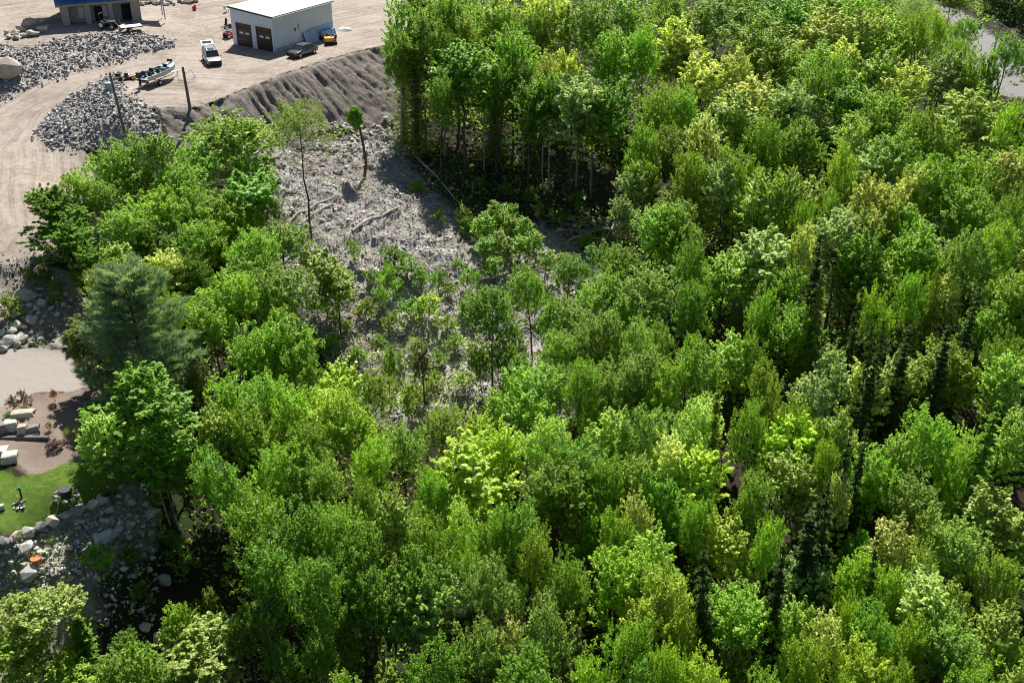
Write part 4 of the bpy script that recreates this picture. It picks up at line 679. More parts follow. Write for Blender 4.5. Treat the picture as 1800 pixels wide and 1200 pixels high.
for i, (x, y, r) in enumerate([(12,60,.62),(22,61,.6),(30,64,.55),(16,68,.6),(28,69,.6),(38,56,.8),(42,66,.6),(52,52,.95),(54,63,.85),(66,46,.75),(74,57,1.0),(78,47,.8),(64,63,.6),(84,52,.5)]):
    boulder(G(x, y), r, ORD[i].replace('leftmost', 'first')+' boulder from the left in the stack beside the unfinished house', 'boulders beside the house', 'rock_warm' if i % 3 else 'rock_light', .95, sink=.1 if y > 55 else -.3)
for i in range(12): boulder(G(248+i*8.5+random.uniform(-2, 2), 9-i*.35+random.uniform(-3, 3)), random.uniform(.5, .85), ORD[i].replace('leftmost', 'first')+' boulder from the left in the row behind the house', 'boulders in the row behind the house', random.choice(['rock', 'rock_warm', 'rock_light']))
rock_field(PW([(-60,575),(10,545),(45,535),(70,500),(130,520),(120,575),(78,600),(60,612),(-10,620),(-60,620)]), 66, .26, .72, 'on the slope above the lower driveway', 'boulders above the lower driveway', ['rock', 'rock_light', 'rock_warm', 'rock_light'], 11, .15, 1.4)
for k, (x, y, r) in enumerate([(46,525,1.0),(18,603,1.0),(38,600,.85),(30,575,.8),(57,567,.75)]): boulder(G(x, y), r, None, 'large boulders above the lower driveway', 'rock_light' if k else 'rock', .9)['label'] = ['large grey wedge boulder highest in the rock slope above the driveway', 'large white boulder lowest on the left of the rock slope', 'broad white boulder just right of the lowest white one', 'round tan boulder in the middle of the rock slope', 'flat tan boulder right of the round one in the rock slope'][k]
wl = [(-22,962),(-2,957),(18,951),(40,943),(62,934),(84,924),(104,914),(126,904),(150,895),(172,890),(190,880)]
for i in range(len(wl)-1):
    a, b = G(*wl[i]), G(*wl[i+1]); c = (a+b)/2; o = link('stone_block', BOULD[(i*3) % 8]); o.location = c+Vector((0, 0, .22)); o.scale = ((b-a).length*.7, .58+.15*random.random(), .55+.12*random.random()); o.rotation_euler = (random.uniform(-.07, .07), random.uniform(-.07, .07), math.atan2(b.y-a.y, b.x-a.x)+random.uniform(-.08, .08))
    o.material_slots[0].link = 'OBJECT'; o.material_slots[0].material = MATS[['rock', 'rock_dark', 'rock_warm'][i % 3]]
    tag(o, '%s block of the stone edging along the lawn, counted from the left' % ORD[i].replace('leftmost', 'first'), 'stone block', 'stone edging of the lawn')
rock_field(PW([(-60,985),(10,968),(100,930),(170,905),(215,880),(240,860),(285,910),(265,950),(200,970),(150,980),(150,1040),(20,1060),(-60,1060)]), 100, .2, .6, 'below the lawn edge', 'boulders below the lawn', ['rock', 'rock_light', 'rock_warm', 'rock_light', 'rock'], 12, .2, 1.5)
for k, (x, y, r, m) in enumerate([(52,1014,.85,'rock_light'),(188,950,1.1,'rock_light'),(158,972,1.0,'rock'),(271,908,.75,'rock_light'),(46,965,.7,'rock_light'),(257,1103,.8,'rock_light'),(288,1018,.6,'rock'),(277,1122,.5,'rock_light')]):
    boulder(G(x, y), r, None, 'large boulders below the lawn', m)['label'] = ['large flat-faced white boulder near the orange pot', 'large pale boulder under the right end of the stone edging', 'dark round boulder left of the large pale boulder', 'round grey boulder at the foot of the leaning trunks', 'bright white boulder at the left under the stone edging', 'pale boulder alone in the dark lower-left shade', 'small grey boulder in the shade below the maple', 'small pale boulder lowest in the dark lower-left shade'][k]
rock_field(PW([(600,215),(650,205),(720,200),(725,275),(690,290),(640,282),(610,262)]), 62, .28, .66, 'in the pile at the bank foot', 'stones at the foot of the bank', ['rock_light', 'rock_light', 'rock'], 13, .15, 1.5, name='stone')
rock_field(clear_poly, 60, .2, .55, 'loose on the clearing', 'loose stones in the clearing', ['rock', 'rock_light', 'rock_warm'], 14, .25, 2, name='stone')
rock_field(PW([(690,250),(1080,290),(1090,440),(980,440),(800,360),(720,300)]), 16, .2, .5, 'in the forest-edge shade', 'stones under the forest edge', ['rock', 'rock_light'], 15, name='stone')
rock_field(PW([(300,235),(330,225),(340,270),(480,235),(480,290),(300,270)]), 10, .2, .6, 'between the bank and the left grove', 'stones beside the left grove', ['rock', 'rock_light'], 16, name='stone')
# ------------------------------------------------------------ logs, sticks, low plants in the clearing
def logthing(a, b, r, label, stubs=3, group='fallen logs'):
    A, B = G(*a), G(*b); A.z += r*.9; B.z += r*.9; m = MB(); n = 6; pts = []
    for i in range(n):
        t = i/(n-1); p = A.lerp(B, t); g = gz(p.x, p.y)+r*.8; p.z = max(p.z, g)+.02; p += Vector((random.gauss(0, .05), random.gauss(0, .05), 0)); pts.append(p-A)
    m.tube(pts, [r*(1-.55*i/(n-1)) for i in range(n)], 7)
    for k in range(stubs): p = pts[random.randrange(1, n-1)]; m.cyl(p, p+Vector((random.uniform(-.7, .7), random.uniform(-.7, .7), .45)), r*.35, r*.12, 4)
    o = m.build('log', 'log_wood'); o.location = A; tag(o, label, 'log', group)
logthing((620,412),(703,370),.2,'thick pale log lying up to the right in the middle of the clearing')
logthing((508,392),(592,346),.17,'upper of two grey logs beside the lone tall tree'); logthing((524,396),(598,356),.13,'lower thinner log beside the lone tall tree',2)
logthing((717,260),(807,357),.16,'long pale log running down through the forest-edge shade'); logthing((728,275),(800,350),.09,'thin log close beside the long pale one',1)
logthing((592,450),(618,415),.1,'short stick running down-left from the thick pale log'); logthing((585,412),(606,434),.11,'short pale log below the lone tall tree')
logthing((596,222),(628,236),.11,'short branch beside the rock pile at the foot of the bank'); logthing((622,240),(604,250),.08,'thin stick crossing near the rock pile')
logthing((1000,425),(1060,400),.1,'pale branch in the shade under the forest edge',2); logthing((1065,420),(1115,330),.1,'leaning pale stem at the shaded forest edge',2)
for k in range(10): x, y = 772+k*5.6, 668+random.random()*26; logthing((x, y), (x+random.uniform(14, 34), y-random.uniform(4, 24)), .05, ORD[k].replace('leftmost', 'first')+' pale stick laid in the brush pile at the bottom of the clearing', 0, 'sticks in the brush pile')
for k_, (a_, b_, r_, l_) in enumerate([((660,330),(700,352),.1,'short pale log right of the tuft-topped trunk'),((560,300),(600,318),.09,'thin log left of the tuft-topped trunk'),((700,470),(650,505),.08,'thin stick left of the dark row of shrubs'),((740,600),(800,570),.1,'pale stick on the brown earth patch'),((600,640),(660,610),.1,'pale stick crossing the pale slash'),((560,640),(600,700),.09,'grey stick at the lower left of the slash'),((850,700),(910,730),.09,'grey stick below the tall-stemmed tree'),((720,390),(760,440),.08,'dark furrow stick at the right side of the clearing'),((530,330),(560,352),.07,'short stick above the two grey logs')]): logthing(a_, b_, r_, l_, 2)
def slash(name, poly, n, label, seed, lmax=1.6):
    r = np.random.default_rng(seed); P = np.array(poly); lo, hi = P.min(0), P.max(0); x = r.uniform(lo[0], hi[0], n*3); y = r.uniform(lo[1], hi[1], n*3); k = sdist(poly, x, y) > 0; x, y = x[k][:n], y[k][:n]; n = len(x); z = gz(x, y)+.06
    a = r.random(n)*6.28; L = (.3+lmax*r.random(n)**3)/2; d = np.stack([np.cos(a)*L, np.sin(a)*L, r.normal(size=n)*.12*L], 1); w = np.stack([-np.sin(a), np.cos(a), 0*a], 1)*(.018+.03*r.random(n))[:, None]; u = np.array([0, 0, .05]); c = np.stack([x, y, z], 1)
    V = np.stack([c-d-w, c-d+w, c-d+u, c+d-w, c+d+w, c+d+u], 1).reshape(-1, 3); f = np.array([[0, 3, 5, 2], [2, 5, 4, 1], [1, 4, 3, 0]]); F = (f[None]+np.arange(n)[:, None, None]*6).reshape(-1, 4)
    tag(link(name, np_mesh(name, V, F, 'log_wood')), label, 'twigs', kind='stuff')
slash('fallen_twigs', clear_poly, 8000, 'grey twigs and logging slash strewn over the clearing', 21)
slash('fallen_twigs', PW([(540,540),(660,520),(700,620),(620,690)]), 900, 'dense pale slash on the lower left of the clearing', 22, 2.4)
def ground_cover(name, pts_fn, n, col, label, seed, hmax=.8, size=.2, cat='undergrowth'):
    r = np.random.default_rng(seed); x, y = pts_fn(r, n); n = len(x); cl = vn(x*.5+seed, y*.5)*vn(x*.11, y*.11+seed)*2; k = r.random(n) < np.clip(cl*2-.3, .05, 1); x, y = x[k], y[k]; n = len(x)
    h = hmax*r.random(n)**1.5*np.clip(vn(x*.4, y*.4)*1.6, .2, 1.2); P = np.stack([x, y, gz(x, y)+.04+h], 1); V, F = leaf_quads(P, r.normal(size=(n, 3))*.5+np.array([0, 0, 1.]), size, .7, r)
    tag(link(name, np_mesh(name, V, F, 'leaf_'+col)), label, cat, kind='stuff')
def inpoly(poly, off=0):
    def f(r, n):
        P = np.array(poly); lo, hi = P.min(0), P.max(0); x = r.uniform(lo[0], hi[0], n); y = r.uniform(lo[1], hi[1], n); k = sdist(poly, x, y) > off; return x[k], y[k]
    return f
EDGE = PW([(700,232),(780,215),(900,240),(1050,280),(1120,360),(1090,470),(960,400),(830,430),(790,365),(730,300)])
def inforest(r, n):
    y = 50+170*np.sqrt(r.random(n)); x = (r.random(n)-.5)*y*1.05; k = np.ones(n, bool)
    for p in (open_poly, bank_poly, clear_poly, drive_poly, yard_poly, lawn_poly, rock_poly, road2_poly, ripA, ripB, ripC): k &= sdist(p, x, y) < -.6
    k &= ~((sdist(EDGE, x, y) > 0) & (r.random(n) < .8)); k &= ~((sdist(rock2_poly, x, y) > 0) & (r.random(n) < .9)); return x[k], y[k]
ground_cover('undergrowth', inforest, 300000, 'asp', 'low leafy undergrowth on the forest floor', 31, 2.0, .3)
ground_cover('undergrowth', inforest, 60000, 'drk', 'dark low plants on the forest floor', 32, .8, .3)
ground_cover('weeds', inpoly(clear_poly), 8000, 'yel', 'sparse yellow-green weeds on the clearing', 33, .35, .17)
ground_cover('weeds', inpoly(PW([(560,600),(700,560),(840,560),(850,720),(780,760),(640,700)])), 7000, 'map', 'green weeds at the lower end of the clearing', 34, .5, .17)
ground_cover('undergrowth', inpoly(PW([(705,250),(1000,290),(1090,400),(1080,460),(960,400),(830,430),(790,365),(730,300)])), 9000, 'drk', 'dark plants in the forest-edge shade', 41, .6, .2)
slash('fallen_twigs', PW([(930,400),(1000,380),(1100,380),(1080,470),(990,430)]), 500, 'pale fallen branches in the shade at the forest edge', 42, 2.6)
ground_cover('weeds', inpoly(rock_poly), 4500, 'oli', 'dull weeds among the rocks above the lower driveway', 35, .35, .15)
ground_cover('weeds', inpoly(rock2_poly), 7000, 'drk', 'weeds among the shaded rocks at the lower left', 36, .6, .16)
ground_cover('grass', inpoly(lawn_poly, .1), 70000, 'yel', 'short mown grass of the small lawn', 37, .07, .055, 'grass')
def bushes(L, geo, label_fmt, group, cat='shrub'):
    for i, (x, y, w, col, h, lab) in enumerate(L):
        f = G(x, y); tree(0, 0, w*1.15, geo, col, h, foot=f, label=lab, cat=cat, group=group)
bushes([(624,462,28,'asp',2.6,'small upright shrub just below the thick pale log'),(690,470,44,'grn',2.4,'left shrub of the dark row in the clearing'),(716,490,54,'asp',2.6,'middle and biggest shrub of the dark row in the clearing'),(740,500,36,'grn',2.2,'right low shrub of the dark row in the clearing'),(770,512,30,'grn',3,'upright shrub right of the dark row'),
 (682,520,44,'asp',3.4,'tall green shrub below the dark row of shrubs'),(670,545,34,'asp',2.6,'lower neighbour of the tall green shrub'),(642,558,44,'oli',2.4,'dark olive shrub left of the tall green shrub'),(754,560,52,'lim',3,'lime-topped shrub with deep shade beneath in the clearing'),(722,566,44,'grn',2.6,'dark shrub left of the lime-topped one'),(826,515,36,'grn',2.8,'bushy shrub at the right side of the clearing'),
 (812,395,30,'pal',2.6,'pale shrub at the shaded right edge of the clearing'),(820,410,34,'drk',2.2,'dark shrub below the pale one at the shade edge'),(735,335,34,'grn',1.8,'low green shrub at the upper edge of the shade'),(790,520,30,'asp',1.6,'low shrub near the right side of the clearing'),(845,545,40,'map',1.6,'low bright shrub in front of the tall-stemmed tree'),
 (800,620,36,'asp',1.6,'low shrub in the lower clearing right of the sapling'),(770,640,40,'asp',1.8,'low shrub in the lower clearing'),(665,600,30,'gry',1.4,'grey-green low shrub in the lower clearing'),(590,570,30,'oli',1.8,'dull shrub at the left side of the clearing'),(610,590,28,'gry',1.4,'small dull shrub among the pale slash'),(815,690,40,'map',1.8,'bright shrub beside the brush pile'),(735,700,36,'map',2.0,'bright shrub left of the brush pile'),
 (945,385,18,'map',2.2,'thin bright shrub in the forest-edge shade'),(930,360,30,'drk',2,'dark shrub in the forest-edge shade'),(1030,440,30,'grn',2,'shrub at the lower end of the forest-edge shade'),(700,510,26,'gry',1.3,'tiny grey-green shrub between the clearing shrubs'),
 (585,610,34,'yel',1.6,'yellow-green shrub at the left of the pale slash'),(630,640,36,'asp',2.0,'leafy shrub below the pale slash'),(700,640,34,'gry',1.8,'grey-green shrub right of the pale slash'),(730,620,34,'map',1.9,'bright shrub between the two saplings'),(785,590,38,'gry',1.8,'pale green shrub beside the brown earth patch'),(760,680,36,'yel',2.0,'yellowish shrub left of the brush pile'),
 (820,560,34,'asp',1.8,'green shrub left of the tall-stemmed tree foot'),(690,575,34,'asp',2.0,'green shrub under the dark row, lower centre'),(655,500,30,'grn',1.6,'small green shrub left of the tall green one'),(805,480,26,'gry',1.5,'small pale shrub right of the upright one'),(560,560,34,'asp',2.4,'green shrub at the edge of the left stand'),(600,530,34,'grn',2.4,'dark green shrub at the upper left of the slash'),
 (850,640,36,'asp',2.2,'green shrub at the foot of the tall-stemmed tree'),(900,690,36,'yel',2.2,'yellow-green shrub right of the brush pile'),(940,560,36,'asp',2.2,'green shrub below the thicket'),(990,470,34,'map',2.0,'bright shrub right of the thicket'),(1030,500,34,'asp',2.2,'green shrub at the right end of the sunlit strip'),(770,400,26,'drk',1.6,'dark low shrub where the long log ends'),
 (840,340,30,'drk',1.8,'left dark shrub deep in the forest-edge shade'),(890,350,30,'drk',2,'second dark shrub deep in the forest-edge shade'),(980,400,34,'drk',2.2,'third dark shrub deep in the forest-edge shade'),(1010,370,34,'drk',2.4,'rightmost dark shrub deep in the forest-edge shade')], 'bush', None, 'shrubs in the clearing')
for i, (x, y, w, c, h) in enumerate([(850,440,58,'asp',4.6),(872,425,60,'asp',5),(898,440,62,'asp',5),(925,455,58,'asp',4.8),(880,470,60,'asp',4.6),(910,480,58,'asp',4.4),(852,478,50,'grn',4),(940,480,54,'asp',4.2),(895,410,44,'asp',3.8),(865,500,50,'asp',3.8),(960,500,48,'asp',4),(842,430,36,'map',3.4)]):
    tree(0, 0, w, 'sapling', c, h, foot=G(x, y), label='%s sapling by distance from left in the bright thicket right of the clearing' % ORD[i], group='saplings of the thicket')
L_ = [o for o in bpy.data.objects if o.get('group') == 'saplings of the thicket']; L_.sort(key=lambda o: proj(*o.location)[0])
for i, o in enumerate(L_): o['label'] = '%s sapling in the bright dense thicket right of the clearing' % (ORD[i] if i == 0 else ORD[i]+' from left')
bushes([(20,560,50,'oli',2.4,'large dark olive bush at the left edge above the boulders'),(52,492,26,'oli',1.3,'small dark bush under the lower edge of the dirt road'),(80,498,36,'drk',1.8,'dark bush right of the small one under the road edge'),(100,515,30,'gry',1.2,'low dull bush among the upper rocks'),(95,535,26,'gry',1,'small dull bush above the boulders'),
 (28,722,26,'pur',1.5,'left purple-leaved shrub beside the stone blocks'),(47,718,24,'pur',1.7,'right purple-leaved shrub beside the stone blocks'),(18,738,20,'grn',.8,'left low green shrub in front of the purple shrubs'),(45,731,22,'grn',.9,'right low green shrub in front of the purple shrubs'),(98,706,14,'red',1.2,'small red-leaved shrub near the shadow edge'),
 (95,726,15,'pur',.9,'small dark shrub below the red-leaved one'),(88,756,13,'oli',.8,'tiny thin shrub right of the stone blocks'),(119,772,15,'gry',.9,'small shrub in the gravel bed nearest the maple'),(135,782,10,'drk',1.0,'narrow dark shrub at the right of the gravel bed'),(100,786,34,'pur',.6,'low spreading dark purple shrub in the gravel bed'),(130,762,18,'gry',.7,'pale low shrub near the edge of the maple'),
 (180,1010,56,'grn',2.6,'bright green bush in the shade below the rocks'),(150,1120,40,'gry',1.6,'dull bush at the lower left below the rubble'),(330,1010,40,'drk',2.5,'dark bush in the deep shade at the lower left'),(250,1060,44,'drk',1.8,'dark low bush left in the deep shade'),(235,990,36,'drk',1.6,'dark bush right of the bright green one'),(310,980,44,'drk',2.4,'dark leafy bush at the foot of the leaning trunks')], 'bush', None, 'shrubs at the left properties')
for i, (x, y, h, lab) in enumerate([(300,925,7.5,'pale slim leaning trunk left of two below the maple'),(316,935,8,'pale slim leaning trunk right of two below the maple')]):
    f = G(x, y); e = empty('tree', f, 0, lab, 'tree', 'leaning pale trunks'); m = MB(); m.tube([(0, 0, -.2), (-.5, .3, h*.45), (-1.3, .7, h)], [.075, .06, .035], 6); m.build('trunk', 'bark_pale', e); r = np.random.default_rng(i+60)
    P = r.normal(size=(900, 3))*np.array([.6, .6, .7])+np.array([-1.3, .7, h]); V, F = leaf_quads(P, r.normal(size=(900, 3))+np.array([0, 0, 1]), .2, .7, r); link('crown', np_mesh('crown', V, F, 'leaf_map'), e)

# ------------------------------------------------------------ materials of made things
simple('white_wall', (.64,.71,.80), .55, var=.02); simple('roof_white', (.30,.325,.32), .5, var=.05, scale=.7); simple('dark_trim', (.03,.035,.04), .5); simple('door_brown', (.025,.021,.02), .45, var=.1)
simple('pane', (.55,.58,.6), .1, spec=.8); simple('concrete', (.38,.37,.36), .9, var=.15); simple('blue_wrap', (.05,.16,.42), .45, var=.25, scale=1.5, bump=.3); simple('blue_pale', (.30,.45,.66), .5, var=.2)
simple('raw_wall', (.34,.31,.28), .8, var=.2); simple('interior_shade', (.02,.02,.024), .8); simple('sheet_white', (.62,.62,.6), .7, var=.1); simple('wood', (.38,.28,.17), .8, var=.3, scale=6); simple('grey_wood', (.15,.135,.12), .85, var=.35, scale=4)
simple('car_silver', (.30,.31,.31), .3, metal=.4, var=.03, coat=.6); simple('car_grey', (.085,.09,.10), .28, metal=.5, var=.03, coat=.8); simple('car_blue', (.04,.13,.35), .3, metal=.3, coat=.6); simple('car_white', (.75,.76,.76), .35, coat=.5); simple('car_orange', (.55,.13,.05), .45)
simple('glass_dark', (.02,.025,.03), .08, spec=.8); simple('tyre', (.02,.02,.02), .8); simple('rim', (.45,.46,.48), .3, metal=.7); simple('black_plastic', (.018,.018,.02), .5); simple('lamp_white', (.8,.8,.78), .15); simple('red_paint', (.5,.025,.03), .4); simple('yellow_paint', (.72,.36,.02), .45); simple('steel', (.32,.33,.34), .45, metal=.6); simple('alu', (.36,.385,.38), .4, metal=.3, var=.06)
simple('box_blue', (.20,.28,.33), .5); simple('green_cap', (.02,.22,.13), .5); simple('terracotta', (.5,.17,.07), .8)
def at_frame(name, p, rz, label, cat, group=None): return empty(name, p, rz, label, cat, group)
def wheel(parent, x, y, r, w):
    m = MB(); m.cyl((x, y-w/2, r), (x, y+w/2, r), r, r, 16); t = m.build('wheel', 'tyre', parent, bevel=.02); s = 1 if y > 0 else -1
    m = MB(); m.cyl((x, y+s*(w/2-.02), r), (x, y+s*(w/2+.015), r), r*.62, r*.55, 10); m.build('rim', 'rim', t)
def car(name, p, rz, L, Wd, Hh, paint, label, cat, open_hatch=False, sedan=False):
    e = at_frame(name, p, rz, label, cat); l = L/2; w = Wd/2
    def ring(x, zb, zt, wb, wt): return [(x, -wb*.92, zb), (x, -wb, zb+.18), (x, -wb, zt-.16), (x, -wt, zt), (x, wt, zt), (x, wb, zt-.16), (x, wb, zb+.18), (x, wb*.92, zb)]
    z0 = .28; bh = .98 if not sedan else .88; m = MB()
    st = [(-l, z0+.18, bh-.1, .82), (-l+.14, z0, bh+.02, .95), (-l*.55, z0-.02, bh+.05, 1), (0, z0-.02, bh+.03, 1), (l*.45, z0-.02, bh+.02, 1), (l*.8, z0, bh-.08, .97), (l-.12, z0+.02, bh-.22, .9), (l, z0+.12, bh-.34, .78)]
    m.loft([ring(x, zb, zt, w*f, w*f*.9) for x, zb, zt, f in st]); m.build('body', paint, e, bevel=.025, smooth=True)
    if sedan: cab = [(-l+.35, bh, .80), (-l+1.15, Hh-.06, .68), (l*.0, Hh, .68), (l*.18, Hh-.07, .68), (l*.52, bh-.02, .82)]
    else: cab = [(-l+.08, bh, .86), (-l+.3, Hh-.05, .74), (l*.05, Hh, .74), (l*.22, Hh-.06, .74), (l*.52, bh-.02, .86)]
    a, b, c_, d, g = cab; m = MB(); pts = [(a[0], w*a[2], a[1]), (b[0], w*b[2], b[1]-.04), (d[0], w*d[2], d[1]-.04), (g[0], w*g[2], g[1])]
    for s in (1, -1): m.poly([(x, s*y, z) for x, y, z in pts][::s])
    m.poly([(a[0], w*a[2], a[1]), (a[0], -w*a[2], a[1]), (b[0], -w*b[2], b[1]-.04), (b[0], w*b[2], b[1]-.04)]); m.poly([(d[0], w*d[2], d[1]-.04), (d[0], -w*d[2], d[1]-.04), (g[0], -w*g[2], g[1]), (g[0], w*g[2], g[1])]); m.build('window', 'glass_dark', e)
    m = MB(); m.loft([[(x, -w*.76, z-.05), (x, -w*.70, z+.015), (x, w*.70, z+.015), (x, w*.76, z-.05)] for x, z in ((b[0]-.02, b[1]), (c_[0], c_[1]), (d[0]+.02, d[1]))]); m.build('roof', paint, e, smooth=False)
    for s in (1, -1):
        for pa, pb, pr_ in (((g[0], s*w*(g[2]+.01), g[1]), (d[0], s*w*(d[2]+.01), d[1]-.03), .035), ((a[0], s*w*(a[2]+.01), a[1]), (b[0], s*w*(b[2]+.01), b[1]-.03), .05), (((a[0]+g[0])/2-.1, s*w*.87, bh), ((b[0]+d[0])/2-.1, s*w*.75, Hh-.08), .035)): MB().tube([pa, pb], pr_, 4).build('pillar', paint, e)
    for s in (1, -1):
        MB().box((l-.1, s*w*.62, bh-.36), (.16, .36, .16)).build('headlight', 'lamp_white', e, bevel=.03); MB().box((-l+.05, s*w*.74, bh-.18), (.1, .2, .26)).build('tail_light', 'red_paint', e, bevel=.02); MB().box((l*.42, s*(w+.09), bh+.06), (.14, .2, .14)).build('mirror', paint, e, bevel=.03)
    MB().box((l-.02, 0, .62), (.08, w*.9, .16)).build('grille', 'black_plastic', e); MB().box((l+.01, 0, .42), (.1, w*1.5, .16)).build('bumper', 'black_plastic', e, bevel=.02)
    r = .36 if not sedan else .33
    for x in (l*.62, -l*.58):
        for s in (1, -1): wheel(e, x, s*(w-.09), r, .24)
    if not sedan:
        m = MB()
        for s in (1, -1): m.tube([(b[0]+.1, s*w*.66, Hh+.04), (d[0]-.1, s*w*.66, Hh+.04)], .025, 4)
        m.build('roof_rack', 'black_plastic', e); MB().box((.0, 0, Hh+.012), (.8, .8, .02)).build('sunroof', 'glass_dark', e)
    if open_hatch:
        m = MB(); m.box((-l-.28, 0, Hh+.18), (1.0, Wd*.78, .07), (0, .38, 0)); h = m.build('tailgate', paint, e, bevel=.02); MB().box((-l-.29, 0, Hh+.24), (.55, Wd*.62, .03), (0, .38, 0)).build('rear_window', 'glass_dark', h)
    return e
def heading(a, b): A, B = G(*a), G(*b); return math.atan2(B.y-A.y, B.x-A.x)
car('parked_car', G(373,110), heading((354,102),(365,118)), 4.8, 1.9, 1.75, 'car_silver', 'silver SUV with its tailgate raised parked on the dirt left of the garage', 'car', open_hatch=True)
car('parked_car', G(532,97), heading((550,92),(516,103)), 4.5, 1.84, 1.45, 'car_grey', 'dark grey car parked along the side wall of the white garage', 'car', sedan=True)
car('parked_car', G(1790,104), heading((1790,104),(1780,95)), 4.3, 1.8, 1.5, 'car_blue', 'blue car at the right edge on the upper right road', 'car', sedan=True)
car('parked_car', G(1650,-2), heading((1645,2),(1660,0)), 4.6, 1.85, 1.6, 'car_white', 'white car at the top edge beside the orange machine', 'car')
# ------------------------------------------------------------ white garage
def seam_mat(name, base, n_, axis_):
    m = MATS[base].copy(); m.name = name; MATS[name] = m; k = N(m.node_tree); p = [q for q in m.node_tree.nodes if q.type == 'BSDF_PRINCIPLED'][0]; tc = k.n('ShaderNodeTexCoord'); sx = k.n('ShaderNodeSeparateXYZ'); k.l(tc.outputs['Object'], sx.inputs[0])
    fr = k.math('FRACT', k.math('MULTIPLY', k.math('ADD', sx.outputs[0], sx.outputs[1]) if axis_ == 'xy' else sx.outputs[axis_], n_)); src = p.inputs['Base Color'].links[0].from_socket
    c = k.mix(k.ramp(fr, [(.06, (.55,.55,.55)), (.12, (0,0,0))]).outputs[0], src, (.42,.44,.47)); st = k.noise(.5, 5, .7, tc.outputs['Object']); c = k.mix(.35, c, k.ramp(st.outputs[0], [(.35, (.8,.79,.77)), (.6, (1,1,1))]).outputs[0], 'MULTIPLY'); k.l(c, p.inputs['Base Color'])
seam_mat('siding', 'white_wall', 2.2, 'xy'); seam_mat('roof_sheet', 'roof_white', 1.6, 0)
def garage():
    M = W(484,93,0); gx, gy = M; L, D, = 11.5, 7.9; z = min(gz(gx, gy), 0)-.02
    e = at_frame('garage', (gx, gy, 0), math.radians(55.6), 'white two-door garage with a flat pale roof above the earth bank', 'garage'); H0, H1 = 4.55, 4.95   # mono-pitch: low at y=0
    y1 = D; doors = [(.35, 3.35), (4.15, 7.15)]; dh = 3.1; m = MB(); t = .2
    m.box((L/2, t/2, H0/2), (L, t, H0)); m.box((L/2, D-t/2, H1/2), (L, t, H1)); m.box((L-t/2, D/2, H0/2+.1), (t, D-2*t, H0+.2))
    ys = [t]+[v for d in doors for v in d]+[D-t]
    for i in range(0, len(ys), 2): m.box((t/2, (ys[i]+ys[i+1])/2, dh/2), (t, ys[i+1]-ys[i], dh))
    m.loft([[(0, t, dh), (t, t, dh), (t, t, H0+.02), (0, t, H0+.02)], [(0, D-t, dh), (t, D-t, dh), (t, D-t, H1-.02), (0, D-t, H1-.02)]]); m.build('wall', 'siding', e)
    m = MB(); o = .22; m.loft([[(-o, -o, H0+.01), (L+o, -o, H0+.01), (L+o, -o, H0+.2), (-o, -o, H0+.2)], [(-o, D+o, H1+.02), (L+o, D+o, H1+.02), (L+o, D+o, H1+.22), (-o, D+o, H1+.22)]]); rf = m.build('roof', 'roof_sheet', e)
    m = MB(); m.box((L/2, -o-.02, H0+.1), (L+2*o, .035, .2)); m.loft([[(-o-.04, -o, H0), (-o-.003, -o, H0), (-o-.003, -o, H0+.21), (-o-.04, -o, H0+.21)], [(-o-.04, D+o, H1), (-o-.003, D+o, H1), (-o-.003, D+o, H1+.23), (-o-.04, D+o, H1+.23)]]); m.build('edge_trim', 'dark_trim', rf)
    m = MB(); m.box((L/2, -.035, .1), (L+.1, .06, .8)); m.build('foundation', 'concrete', e)
    for a, b in doors:
        m = MB()
        for k in range(5): m.box((t*.7, (a+b)/2, .02+k*.62+.3), (.06, b-a-.01, .585))
        MB().box((-.015, (a+b)/2, dh+.07), (.04, b-a+.3, .14)).build('door_frame', 'sheet_white', e)
        d = m.build('garage_door', 'door_brown', e); 
        for c in (a+.95, b-.95): MB().box((t*.7-.035, c, 1.78), (.03, .72, .26)).build('pane', 'pane', d)
    m = MB(); m.cyl((-.1, -.3, .1), (-.1, -.3, H0+.0), .05, .05, 6); m.build('downpipe', 'sheet_white', e); MB().cyl((-.2, -.31, H0+.04), (L+.2, -.31, H0+.04), .07, .07, 6).build('gutter', 'sheet_white', e); MB().box((4.0, -.07, 2.3), (.16, .14, .34)).build('wall_lamp', 'black_plastic', e); MB().box((4.75, -.05, 2.5), (.08, .08, .7)).build('pipe', 'steel', e); m = MB(); m.box((3.2, -.08, .75), (.5, .14, .3)); m.build('vent', 'sheet_white', e)
    MB().box((9.0, -.025, 1.35), (4.9, .03, 1.1)).build('membrane', 'blue_pale', e); MB().box((L/2, -.06, .28), (L*.98, .02, .12)).build('flashing', 'blue_pale', e)
    R = Matrix.Translation((gx, gy, 0)) @ Matrix.Rotation(math.radians(55.6), 4, 'Z')
    for k, (x, w, col) in enumerate([(6.0, 1.3, 'alu'), (7.2, 1.2, 'alu')]):
        p = R @ Vector((x, -.75, 0)); b = at_frame('panel', (p.x, p.y, gz(p.x, p.y)), math.radians(55.6), ['left framed panel leaning on the garage side wall', 'right framed panel leaning on the garage side wall'][k], 'panel', 'panels leaning on the garage')
        MB().box((0, .33, .8), (w*.92, .03, 1.66), (-.38, 0, 0)).build('sheet', 'blue_pale', b)
        m = MB(); [m.box((s*w/2, .32, .8), (.09, .07, 1.75), (-.38, 0, 0)) for s in (-1, 1)]; m.build('frame', col, b)
